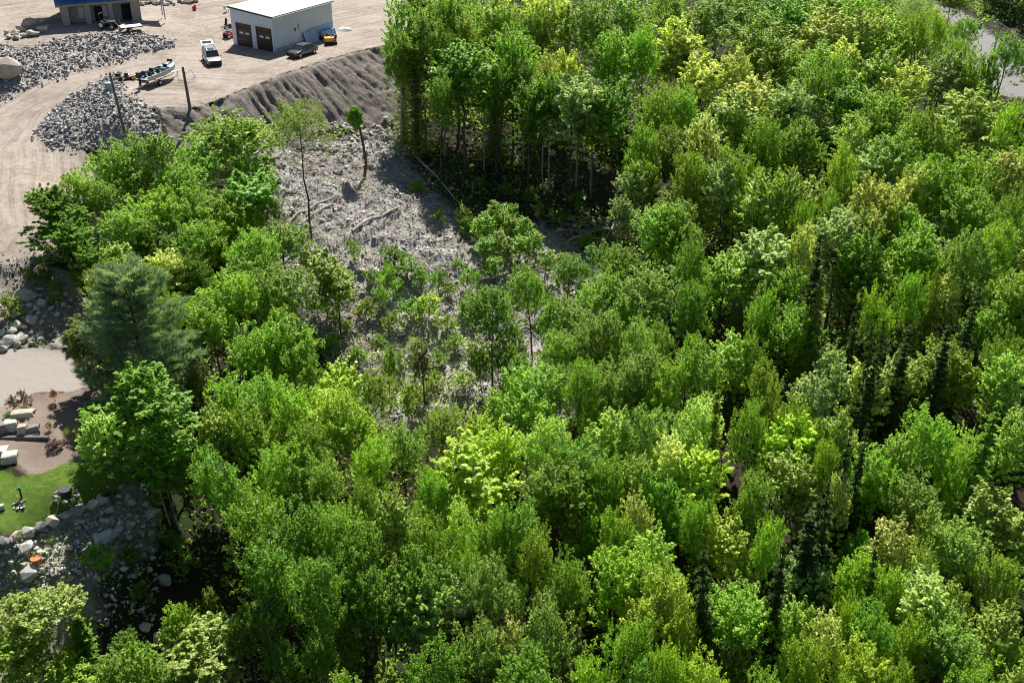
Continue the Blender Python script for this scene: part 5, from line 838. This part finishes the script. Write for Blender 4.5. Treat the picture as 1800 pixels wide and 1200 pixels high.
    for k in range(3): p = R @ Vector((9.0+k*.9, -.5, 0)); o = MB().box((0, 0, .55), (.8, .5, 1.1), (-.2, 0, 0)).build('insulation_stack', 'blue_pale', None, bevel=.04); o.location = (p.x, p.y, gz(p.x, p.y)); o.rotation_euler.z = math.radians(55.6); tag(o, ['left', 'middle', 'right'][k]+' of three pale blue stacks against the far end of the garage side', 'stack', 'pale blue stacks')
garage()
# ------------------------------------------------------------ unfinished house
def house():
    A = W(112,49,1.7); B = W(250,37,1.7); rz = math.atan2(B[1]-A[1], B[0]-A[0]); Wd = math.hypot(B[0]-A[0], B[1]-A[1]); D = 9
    e = at_frame('house', (A[0], A[1], 1.7), rz, 'unfinished house with blue wrapped eave and open ground floor at the top left', 'house')
    m = MB(); m.box((Wd/2, 1.6, 1.3), (Wd-.4, .2, 2.8)); m.box((.15, D/2, 1.3), (.3, D-.4, 2.8)); m.box((Wd-.15, D/2, 1.3), (.3, D-.4, 2.8)); m.build('wall', 'raw_wall', e)
    for i, (f, w) in enumerate([(.05, .9), (.33, .7), (.62, .6), (.93, 1.1)]): MB().box((f*Wd, .3, 1.35), (w, .6, 2.9)).build('column', 'raw_wall', e, bevel=.02)
    for i, (f, w) in enumerate([(.16, 1.2), (.245, .9), (.42, 1.6), (.52, 1.3), (.72, 1.2)]): MB().box((f*Wd, 1.48, 1.5), (w, .04, 1.5)).build('window', 'sheet_white' if i % 2 == 1 else 'raw_wall', e)
    for f, w in ((.83, 1.4), (.47, 1.1)): MB().box((f*Wd, 1.47, 1.1), (w, .05, 2.2)).build('doorway_shade', 'interior_shade', e)  # open doorways as near-black sheets; the shade inside is in their colour
    m = MB(); m.loft([[(-.6, -.7, 2.95), (Wd+.8, -.7, 2.95), (Wd+.8, -.7, 3.2), (-.6, -.7, 3.2)], [(-.6, 2.6, 2.95), (Wd+.8, 2.6, 2.95), (Wd+.8, 2.6, 3.5), (-.6, 2.6, 3.5)]]); m.build('lower_roof', 'blue_wrap', e)
    MB().box((Wd/2+.1, -.74, 3.0), (Wd+1.4, .05, .2)).build('fascia', 'wood', e)
    m = MB(); m.box((Wd/2, 2.6+(D-2.6)/2, 4.8), (Wd, D-2.6, 3.0)); m.build('upper_wall', 'blue_pale', e)
    for f in (.25, .6): MB().box((f*Wd, 2.57, 4.9), (1.6, .05, 1.3)).build('window', 'glass_dark', e)
    m = MB(); m.loft([[(-3.0, .6, 6.2), (-3.0, D+1, 6.2), (-3.0, D/2+1, 8.2)], [(Wd+1, .6, 6.2), (Wd+1, D+1, 6.2), (Wd+1, D/2+1, 8.2)]]); m.build('roof', 'dark_trim', e)
    MB().box((Wd+2.0, 1.0, 2.9), (2.6, 3.4, .18)).build('deck', 'wood', e)
    for y in (-.5, 2.4): MB().cyl((Wd+3.1, y, 0), (Wd+3.1, y, 2.82), .08, .08, 8).build('deck_post', 'steel', e)
    MB().box((Wd/2, 4.2, -.12), (Wd+.3, D+1.2, .3)).build('floor_slab', 'concrete', e)
house()
# ------------------------------------------------------------ boat on its trailer
def boat():
    a, b = G(250,156), G(308,134); rz = math.atan2(b.y-a.y, b.x-a.x); c = (a+b)/2; L = 5.6
    t = at_frame('boat_trailer', c, rz, 'galvanised boat trailer under the aluminium boat between the two poles', 'trailer')
    m = MB(); 
    for s in (1, -1): m.tube([(-2.6, s*.55, .5), (1.6, s*.5, .5), (2.9, 0, .5)], .045, 5)
    for x in (-2.2, -.8, .8): m.tube([(x, -.56, .5), (x, .56, .5)], .04, 5)
    m.tube([(2.8, 0, .5), (3.7, 0, .42)], .05, 5); m.tube([(2.7, 0, .5), (2.7, 0, 1.1)], .04, 5); m.build('frame', 'steel', t)
    for s in (1, -1):
        wheel(t, -.9, s*.88, .3, .2); MB().box((-.9, s*.9, .66), (.85, .26, .05)).build('mudguard', 'alu', t, bevel=.02)
    MB().cyl((3.3, .12, 0), (3.3, .12, .45), .04, .04, 6).build('jockey_wheel', 'black_plastic', t)
    e = at_frame('boat', c+Vector((0, 0, .55)), rz, 'open aluminium fishing boat with blue floor and outboard motor on a trailer', 'boat')
    def sec(x): 
        f = max(0, (x+.2)/(L/2+.2)); w = .98*(1-f**2.4)**.6+.02; kz = .02+.34*f**2; top = .78+.22*f**1.5; return w, kz, top
    xs = [-2.6, -1.6, -.6, .4, 1.2, 1.9, 2.4, 2.72]; m = MB(); R = []
    for x in xs: w, k, tp = sec(x); R.append([(x, -w, tp), (x, -w*.93, k+.3), (x, 0, k), (x, w*.93, k+.3), (x, w, tp), (x, w-.08*w, tp), (x, w*.85, k+.36), (x, 0, k+.2), (x, -w*.85, k+.36), (x, -w+.08*w, tp)])
    m.loft(R); m.build('hull', 'alu', e)
    m = MB(); m.loft([[(x, -sec(x)[0]*.86, sec(x)[1]+.38), (x, sec(x)[0]*.86, sec(x)[1]+.38), (x, sec(x)[0]*.86, sec(x)[1]+.41), (x, -sec(x)[0]*.86, sec(x)[1]+.41)] for x in xs[:-1]]); m.build('floor', 'box_blue', e)
    m = MB(); m.loft([[(x, -sec(x)[0]*.93, sec(x)[2]-.04), (x, sec(x)[0]*.93, sec(x)[2]-.04), (x, sec(x)[0]*.93, sec(x)[2]-.01), (x, -sec(x)[0]*.93, sec(x)[2]-.01)] for x in (1.3, 1.9, 2.4, 2.65)]); m.build('bow_deck', 'blue_pale', e)
    for x, y in ((-1.5, .4), (-1.5, -.4), (-.2, .45), (-.2, -.45)): s = MB().box((x, y, .62), (.5, .5, .12)).build('seat', 'black_plastic', e, bevel=.03); MB().box((x-.24, y, .86), (.1, .48, .45)).build('backrest', 'black_plastic', s, bevel=.03)
    MB().box((.5, -.5, .8), (.5, .6, .5)).build('console', 'alu', e, bevel=.04); MB().box((.72, -.5, 1.2), (.04, .6, .35), (0, -.4, 0)).build('windshield', 'glass_dark', e)
    q = MB().box((-2.95, 0, 1.02), (.55, .42, .6)).build('outboard_motor', 'black_plastic', e, bevel=.08); MB().box((-2.95, 0, .3), (.24, .14, 1.0)).build('leg', 'black_plastic', q, bevel=.03)
    MB().cyl((-3.1, 0, -.2), (-3.0, 0, -.2), .17, .17, 8).build('propeller', 'steel', q)
    MB().box((2.45, .2, 1.22), (.7, .2, .28), (0, .3, 0)).build('bow_motor', 'black_plastic', e, bevel=.05)
boat()
for nm_ in ('boat', 'boat_trailer'): bpy.data.objects[nm_].scale = (1.13, 1.13, 1.13)
bpy.data.objects['boat'].location.z += .07
# ------------------------------------------------------------ poles
def pole(name, f, top, r, label, extra=None):
    e = at_frame(name, f, 0, label, 'pole', 'wooden poles'); d = Vector(top)-Vector(f); MB().tube([(0, 0, -.5), d*.5, d], [r, r*.85, r*.7], 8).build('shaft', 'grey_wood', e); return e, d
f = G(222,248); r_ = ray(192,128); t_ = (f.y-.1)/r_[1]; e, d = pole('utility_pole', f, (r_[0]*t_, f.y, CAMZ+r_[2]*t_), .17, 'tall grey wooden pole rising from the riprap left of the boat'); MB().box(d*.93, (.12, .22, .3)).build('bracket', 'steel', e)
f = G(334,190); r_ = ray(321,118); t_ = f.y/r_[1]; e, d = pole('utility_pole', f, (r_[0]*t_, f.y, CAMZ+r_[2]*t_), .2, 'thick grey wooden pole at the top of the bank right of the boat'); MB().torus(d*.45, .24, .03, 12, 5).build('strap', 'steel', e)
m = MB(); m.tube([(0, 0, 0), (.2, 0, 1.0), (.9, .2, 1.3), (1.3, .3, .4), (.8, .3, .1)], .035, 5); m.tube([(0, 0, .1), (-.7, -.3, .1), (-.6, -.5, .5), (.9, -.2, .5)], .03, 5); o = m.build('pipe_hoop', 'steel'); o.location = G(325,143); tag(o, 'bent grey pipe hoops lying beside the thick pole', 'pipe')
f = G(1747,88); e = at_frame('utility_pole', f, 0, 'slim utility pole with wires beside the upper right road', 'pole', 'wooden poles'); r_ = ray(1760,42); t_ = (f.y-.3)/r_[1]; d = Vector((r_[0]*t_, f.y-.3, CAMZ+r_[2]*t_))-f
if d.length > 0: MB().tube([(0, 0, -.3), d], [.16, .1], 7).build('shaft', 'bark_pale', e); MB().tube([d*.62+Vector((-.9, 0, 0)), d*.62+Vector((.9, 0, 0))], .06, 4).build('crossarm', 'bark_pale', e); MB().tube([d+Vector((-1.3, 1.2, .6)), d], .05, 4).build('bracket', 'bark_pale', e)
for k, (s, z) in enumerate([(1, 0), (.64, .1), (1, -.4)]):
    a = f+d*s; b = a+Vector((14, -22+6*k, -2.0-k)); pts = [a.lerp(b, i/8)-Vector((0, 0, 1.6*4*(i/8)*(1-i/8))) for i in range(9)]; o = MB().tube([p-a for p in pts], .03, 4).build('wire', 'alu'); o.location = a; tag(o, ['upper', 'lower', 'middle'][k]+' wire running down right from the slim utility pole', 'wire', 'wires of the slim pole')
m = MB(); m.cyl((0, 0, 0), (0, 0, 1.15), .42, .42, 14); e = empty('transformer_box', G(193,166), 0, 'grey-blue round utility cabinet beside the left wooden pole', 'utility box'); m.build('cabinet', 'box_blue', e, bevel=.02); MB().cyl((0, 0, 1.16), (0, 0, 1.26), .46, .38, 14).build('lid', 'alu', e)
# ------------------------------------------------------------ machines and clutter on the yard
def atv(p, rz, paint, label, cat='quad bike', s=1.):
    e = at_frame('quad_bike', p, rz, label, cat, 'small machines'); e.scale = (s, s, s)
    m = MB(); m.loft([[(x, -w, z0), (x, -w, z1), (x, w, z1), (x, w, z0)] for x, w, z0, z1 in ((-.9, .3, .55, .75), (-.4, .28, .4, .85), (.1, .22, .4, .8), (.5, .3, .45, .95), (.9, .25, .5, .8))]); m.build('body', paint, e, bevel=.03)
    MB().box((-.35, 0, .92), (.7, .3, .14)).build('seat', 'black_plastic', e, bevel=.04); MB().tube([(.4, -.42, 1.15), (.45, 0, 1.05), (.4, .42, 1.15)], .025, 5).build('handlebar', 'black_plastic', e)
    for x in (-.75, .75): MB().box((x*1.02, 0, .98 if x > 0 else .86), (.5, .8, .04)).build('rack', 'black_plastic', e)
    for x in (-.65, .65):
        for y in (-.45, .45): wheel(e, x, y, .3, .26); MB().box((x, y, .68), (.7, .3, .06)).build('fender', paint, e, bevel=.02)
    return e
atv(G(406,66), .8, 'red_paint', 'red quad bike beside the left wall of the garage'); atv(G(1713,47), 2.3, 'car_white', 'white quad bike standing on the upper right road')
def jumble(p, n, sx, sy, h, mats, label, name, cat, seed, partn):
    r = random.Random(seed); e = at_frame(name, p, r.random(), label, cat)
    for i in range(n):
        m = MB(); x, y = r.uniform(-sx, sx), r.uniform(-sy, sy); k = r.random(); w = r.uniform(.25, .7); z = r.uniform(.1, h)
        if k < .5: m.box((x, y, z*.6), (w, w*.6, z), (r.uniform(-.4, .4), r.uniform(-.4, .4), r.random()*3)); m.build(partn[0], r.choice(mats), e, bevel=.02)
        elif k < .8: m.cyl((x-w, y, z*.5), (x+w, y+r.uniform(-.5, .5), z), .06, .05, 6); m.build(partn[1], r.choice(mats), e)
        else: m.cyl((x, y-.08, .25), (x, y+.08, .25), .25, .25, 10); m.build('wheel', 'tyre', e)
    return e
jumble(G(397,52), 9, .9, 1.3, 1.2, ['black_plastic', 'dark_trim', 'black_plastic', 'steel'], 'heap of black equipment behind the red quad bike', 'equipment_heap', 'equipment', 1, ('crate', 'bar'))
jumble(G(571,72), 9, 1.3, .8, .9, ['black_plastic', 'dark_trim', 'sheet_white', 'grey_wood'], 'dark heap with white bags at the far corner of the garage', 'equipment_heap', 'equipment', 2, ('bag', 'bar'))
e = jumble(G(224,140), 10, 1.6, .6, .8, ['black_plastic', 'dark_trim', 'steel'], 'low black machine with a round yellow tank left of the boat', 'machine', 'machine', 3, ('housing', 'bar')); MB().sph((.9, -.6, .42), .36, 2).build('tank', 'yellow_paint', e, smooth=True); m = MB(); m.box((0, 0, .35), (3.2, 1.0, .1)); m.build('frame', 'black_plastic', e)
def excavator(p, rz, paint, label, s=1., arm=True):
    e = at_frame('excavator', p, rz, label, 'machine', 'small machines'); e.scale = (s, s, s)
    for y in (-.55, .55): m = MB(); m.box((0, y, .28), (1.9, .32, .5)); m.build('track', 'tyre', e, bevel=.14)
    MB().box((-.25, 0, .85), (1.5, 1.2, .6)).build('engine_cover', paint, e, bevel=.1); MB().box((.35, .2, 1.15), (.7, .7, .12)).build('seat', 'black_plastic', e, bevel=.03)
    if arm: MB().tube([(.7, -.3, .8), (1.6, -.3, 1.8), (2.6, -.3, 1.1)], [.13, .11, .08], 5).build('arm', paint, e); MB().box((2.6, -.3, .75), (.4, .6, .5)).build('bucket', 'black_plastic', e, bevel=.04)
    MB().tube([(-.6, -.5, 1.1), (-.6, -.5, 1.8), (-.6, .5, 1.8), (-.6, .5, 1.1)], .04, 5).build('roll_bar', 'black_plastic', e)
excavator(G(582,78), .25, 'yellow_paint', 'small yellow machine with black parts right of the garage', .85, False); excavator(G(1668,8), 2.4, 'car_orange', 'orange digger at the top edge of the upper right road', 1.5)
def tractor(p, rz):
    e = at_frame('tractor', p, rz, 'small dark tractor in the shade in front of the house', 'tractor'); MB().box((.6, 0, .85), (1.3, .5, .5)).build('hood', 'black_plastic', e, bevel=.05); MB().box((-.4, 0, .8), (.9, .6, .3)).build('body', 'dark_trim', e, bevel=.03); MB().box((-.4, 0, 1.1), (.5, .5, .12)).build('seat', 'grey_wood', e, bevel=.03)
    MB().tube([(-.8, -.5, .8), (-.8, -.5, 2), (-.8, .5, 2), (-.8, .5, .8)], .04, 5).build('roll_bar', 'black_plastic', e); MB().tube([(.0, -.5, .9), (1.4, -.5, 1.1), (2, -.5, .4), (2, .5, .4), (1.4, .5, 1.1), (0, .5, .9)], .05, 5).build('loader_arm', 'steel', e); MB().box((2.1, 0, .3), (.4, 1.4, .45)).build('bucket', 'steel', e, bevel=.03)
    for y in (-.6, .6): wheel(e, -.6, y, .55, .32); wheel(e, .95, y*.85, .34, .22)
tractor(G(190,50), -.2)
def flat_trailer(p, rz):
    e = at_frame('utility_trailer', p, rz, 'flat trailer with a pale board on it in front of the house', 'trailer'); MB().box((0, 0, .62), (2.9, 1.5, .09)).build('bed', 'black_plastic', e); MB().box((-.05, 0, .70), (2.8, 1.5, .05)).build('board', 'sheet_white', e); MB().tube([(1.4, 0, .6), (2.4, 0, .5)], .05, 5).build('drawbar', 'black_plastic', e)
    for y in (-.78, .78): wheel(e, -.3, y, .3, .18)
flat_trailer(G(232,55), heading((215,56),(248,52)))
o = MB(); o.sph((0, 0, 0), 1, 3, (1.05, .55, .5)); bmesh.ops.delete(o.bm, geom=[v for v in o.bm.verts if v.co.z < -.05], context='VERTS'); e = empty('upturned_hull', G(607,54), -.25, 'white upturned hull lying on the dirt right of the garage', 'hull'); o.build('shell', 'car_white', e, smooth=True); MB().box((0, 0, .5), (1.3, .05, .06)).build('keel', 'car_white', e, bevel=.01)
m = MB(); m.sph((0, 0, .28), .34, 2, (1, .8, 1)); m.sph((.1, .1, .62), .16, 2); o = m.build('bundle', 'red_paint', None, smooth=True); o.location = G(342,18); tag(o, 'small bright red bundle on the dirt near the top edge', 'bundle')
def chair(p, rz):
    e = at_frame('folding_chair', p, rz, 'pale folding chair on the dirt left of the garage', 'chair'); MB().box((0, 0, .45), (.5, .5, .05)).build('seat', 'sheet_white', e); MB().box((-.25, 0, .75), (.05, .5, .5), (0, -.15, 0)).build('backrest', 'sheet_white', e)
    for x in (-.22, .22):
        for y in (-.22, .22): MB().cyl((x, y, 0), (x, y, .45), .025, .025, 5).build('leg', 'black_plastic', e)
chair(G(398,22), 1)
for k, (x, y, w) in enumerate([(465,-6,3), (620,-4,5)]):
    pass
# ------------------------------------------------------------ garden stones and small things by the lower driveway
for k, (x, y, sx, sy, sz, m_, lab) in enumerate([(45,744,1.7,.8,.45,'rock_warm','long flat capstone on top of the garden stone stack'),(22,756,1.0,.8,.9,'rock_light','square pale block left in the garden stone stack'),(4,760,1.1,.8,.8,'rock_dark','dark block at the left edge of the garden stone stack'),(42,762,.7,.7,.8,'rock_warm','rounded tan stone under the long capstone'),(56,760,1.2,.7,.6,'rock_dark','dark block at the right end under the capstone'),(54,766,1.2,.5,.22,'rock_warm','thin flat stone at the foot of the garden stack'),
        (4,800,1.1,1.0,.6,'rock_light','pale block at the left edge below the garden stack'),(20,812,1.15,.95,.7,'rock_light','large white angular block beside the lawn tip'),(0,895,.6,.4,.35,'rock_light','small white block at the left edge of the lawn')]):
    o = link('stone_block', BLOCKS[k % 4]); p = G(x, y); o.location = p+Vector((0, 0, sz/2 if k else .95)); o.scale = (sx, sy, sz); o.rotation_euler = (0, 0, .1+.2*(k % 3)); o.material_slots[0].link = 'OBJECT'; o.material_slots[0].material = MATS[m_]; tag(o, lab, 'stone block', 'garden stone blocks')
o = MB().box((0, 0, .12), (3.6, .22, .24)).build('timber_edge', 'grey_wood', None, bevel=.02); o.location = G(46,771); tag(o, 'dark timber lying along the foot of the garden stone stack', 'timber')
e = empty('garden_lamp', G(38,874), 0, 'small green-capped post lamp standing on the lawn', 'lamp'); MB().cyl((0, 0, 0), (0, 0, .75), .07, .07, 8).build('post', 'black_plastic', e); MB().cyl((0, 0, .75), (0, 0, .92), .2, .08, 10).build('cap', 'green_cap', e)
e = empty('fire_pit', G(117,872), 0, 'black metal fire bowl with a ring of grey stones in the tree shade', 'fire pit'); MB().cyl((0, 0, 0), (0, 0, .7), .38, .5, 14).build('bowl', 'black_plastic', e)
for i in range(9): a = i*.7; q = link('ring_stone', BOULD[i % 8], e); q.location = (math.cos(a)*.78, math.sin(a)*.78, .12); q.scale = (.3, .25, .25)
for k in range(9): boulder(G(24+k*2.4, 890+random.uniform(-6, 6)), random.uniform(.12, .26), ORD[k].replace('leftmost', 'first')+' flat stone from the left in the small heap on the lawn', 'stones heaped on the lawn', random.choice(['rock', 'rock_light', 'rock_dark']), .5, sink=.1)
logthing((22,889),(45,879),.07,'short timber on the small stone heap on the lawn',0)
e = empty('flower_pot', G(66,996)+Vector((0, 0, .25)), 0, 'round orange clay pot lying among the rocks', 'pot'); m = MB(); m.cyl((0, 0, .0), (0, 0, .45), .26, .36, 14); m.build('bowl', 'terracotta', e, bevel=.02); MB().torus((0, 0, .46), .34, .04, 16, 6).build('rim', 'terracotta', e)
# a rust-coloured dead conifer between the crowns at the top
tree(882, 4, 26, 'cedar', 'red', 11, label='rust-brown dying conifer between crowns at the top edge', name='dead_tree')

# ------------------------------------------------------------ the same wood going on beyond both sides of the view, one mass
def woodland():
    r = np.random.default_rng(77); Vs = []; Fs = []; off = 0; pl = []; tk = MB()
    for _ in range(5000):
        if len(pl) >= 230: break
        y = r.uniform(25, 205); x = r.uniform(-70, 105)
        if any((x-a)**2+(y-b)**2 < 22 for a, b in pl): continue
        a = np.array([x]); b = np.array([y]); z = gz(x, y)
        if max(sdist(p, a, b)[0] for p in (open_poly, drive_poly, yard_poly, lawn_poly, road2_poly, ripA, rock2_poly, rock_poly)) > -5: continue
        px, py, dp = proj(x, y, z+10); qx, qy, _ = proj(x, y, z); w = 4.5/dp*FPX
        if not (px > 1800+w or px < -w-20 or qy < -60) or (x < 0 and y > 140): continue
        pl.append((x, y)); C, P, Nn = crown_pts(r, 3.3, 3.5, 11.5, 110, 1700, .8, 1, 6); V, F = leaf_quads(P+np.array([x, y, z]), Nn, .40, .75, r); Vs.append(V); Fs.append(F+off); off += len(V); tk.cyl((x, y, z-.3), (x, y, z+8), .15, .06, 5)
    o = tag(link('woodland', np_mesh('woodland', np.concatenate(Vs), np.concatenate(Fs), 'leaf_asp')), 'green broadleaf wood continuing past the sides of the forest', 'woodland', kind='stuff'); t = tk.build('trunks', 'bark', o); t['kind'] = 'stuff'
woodland()
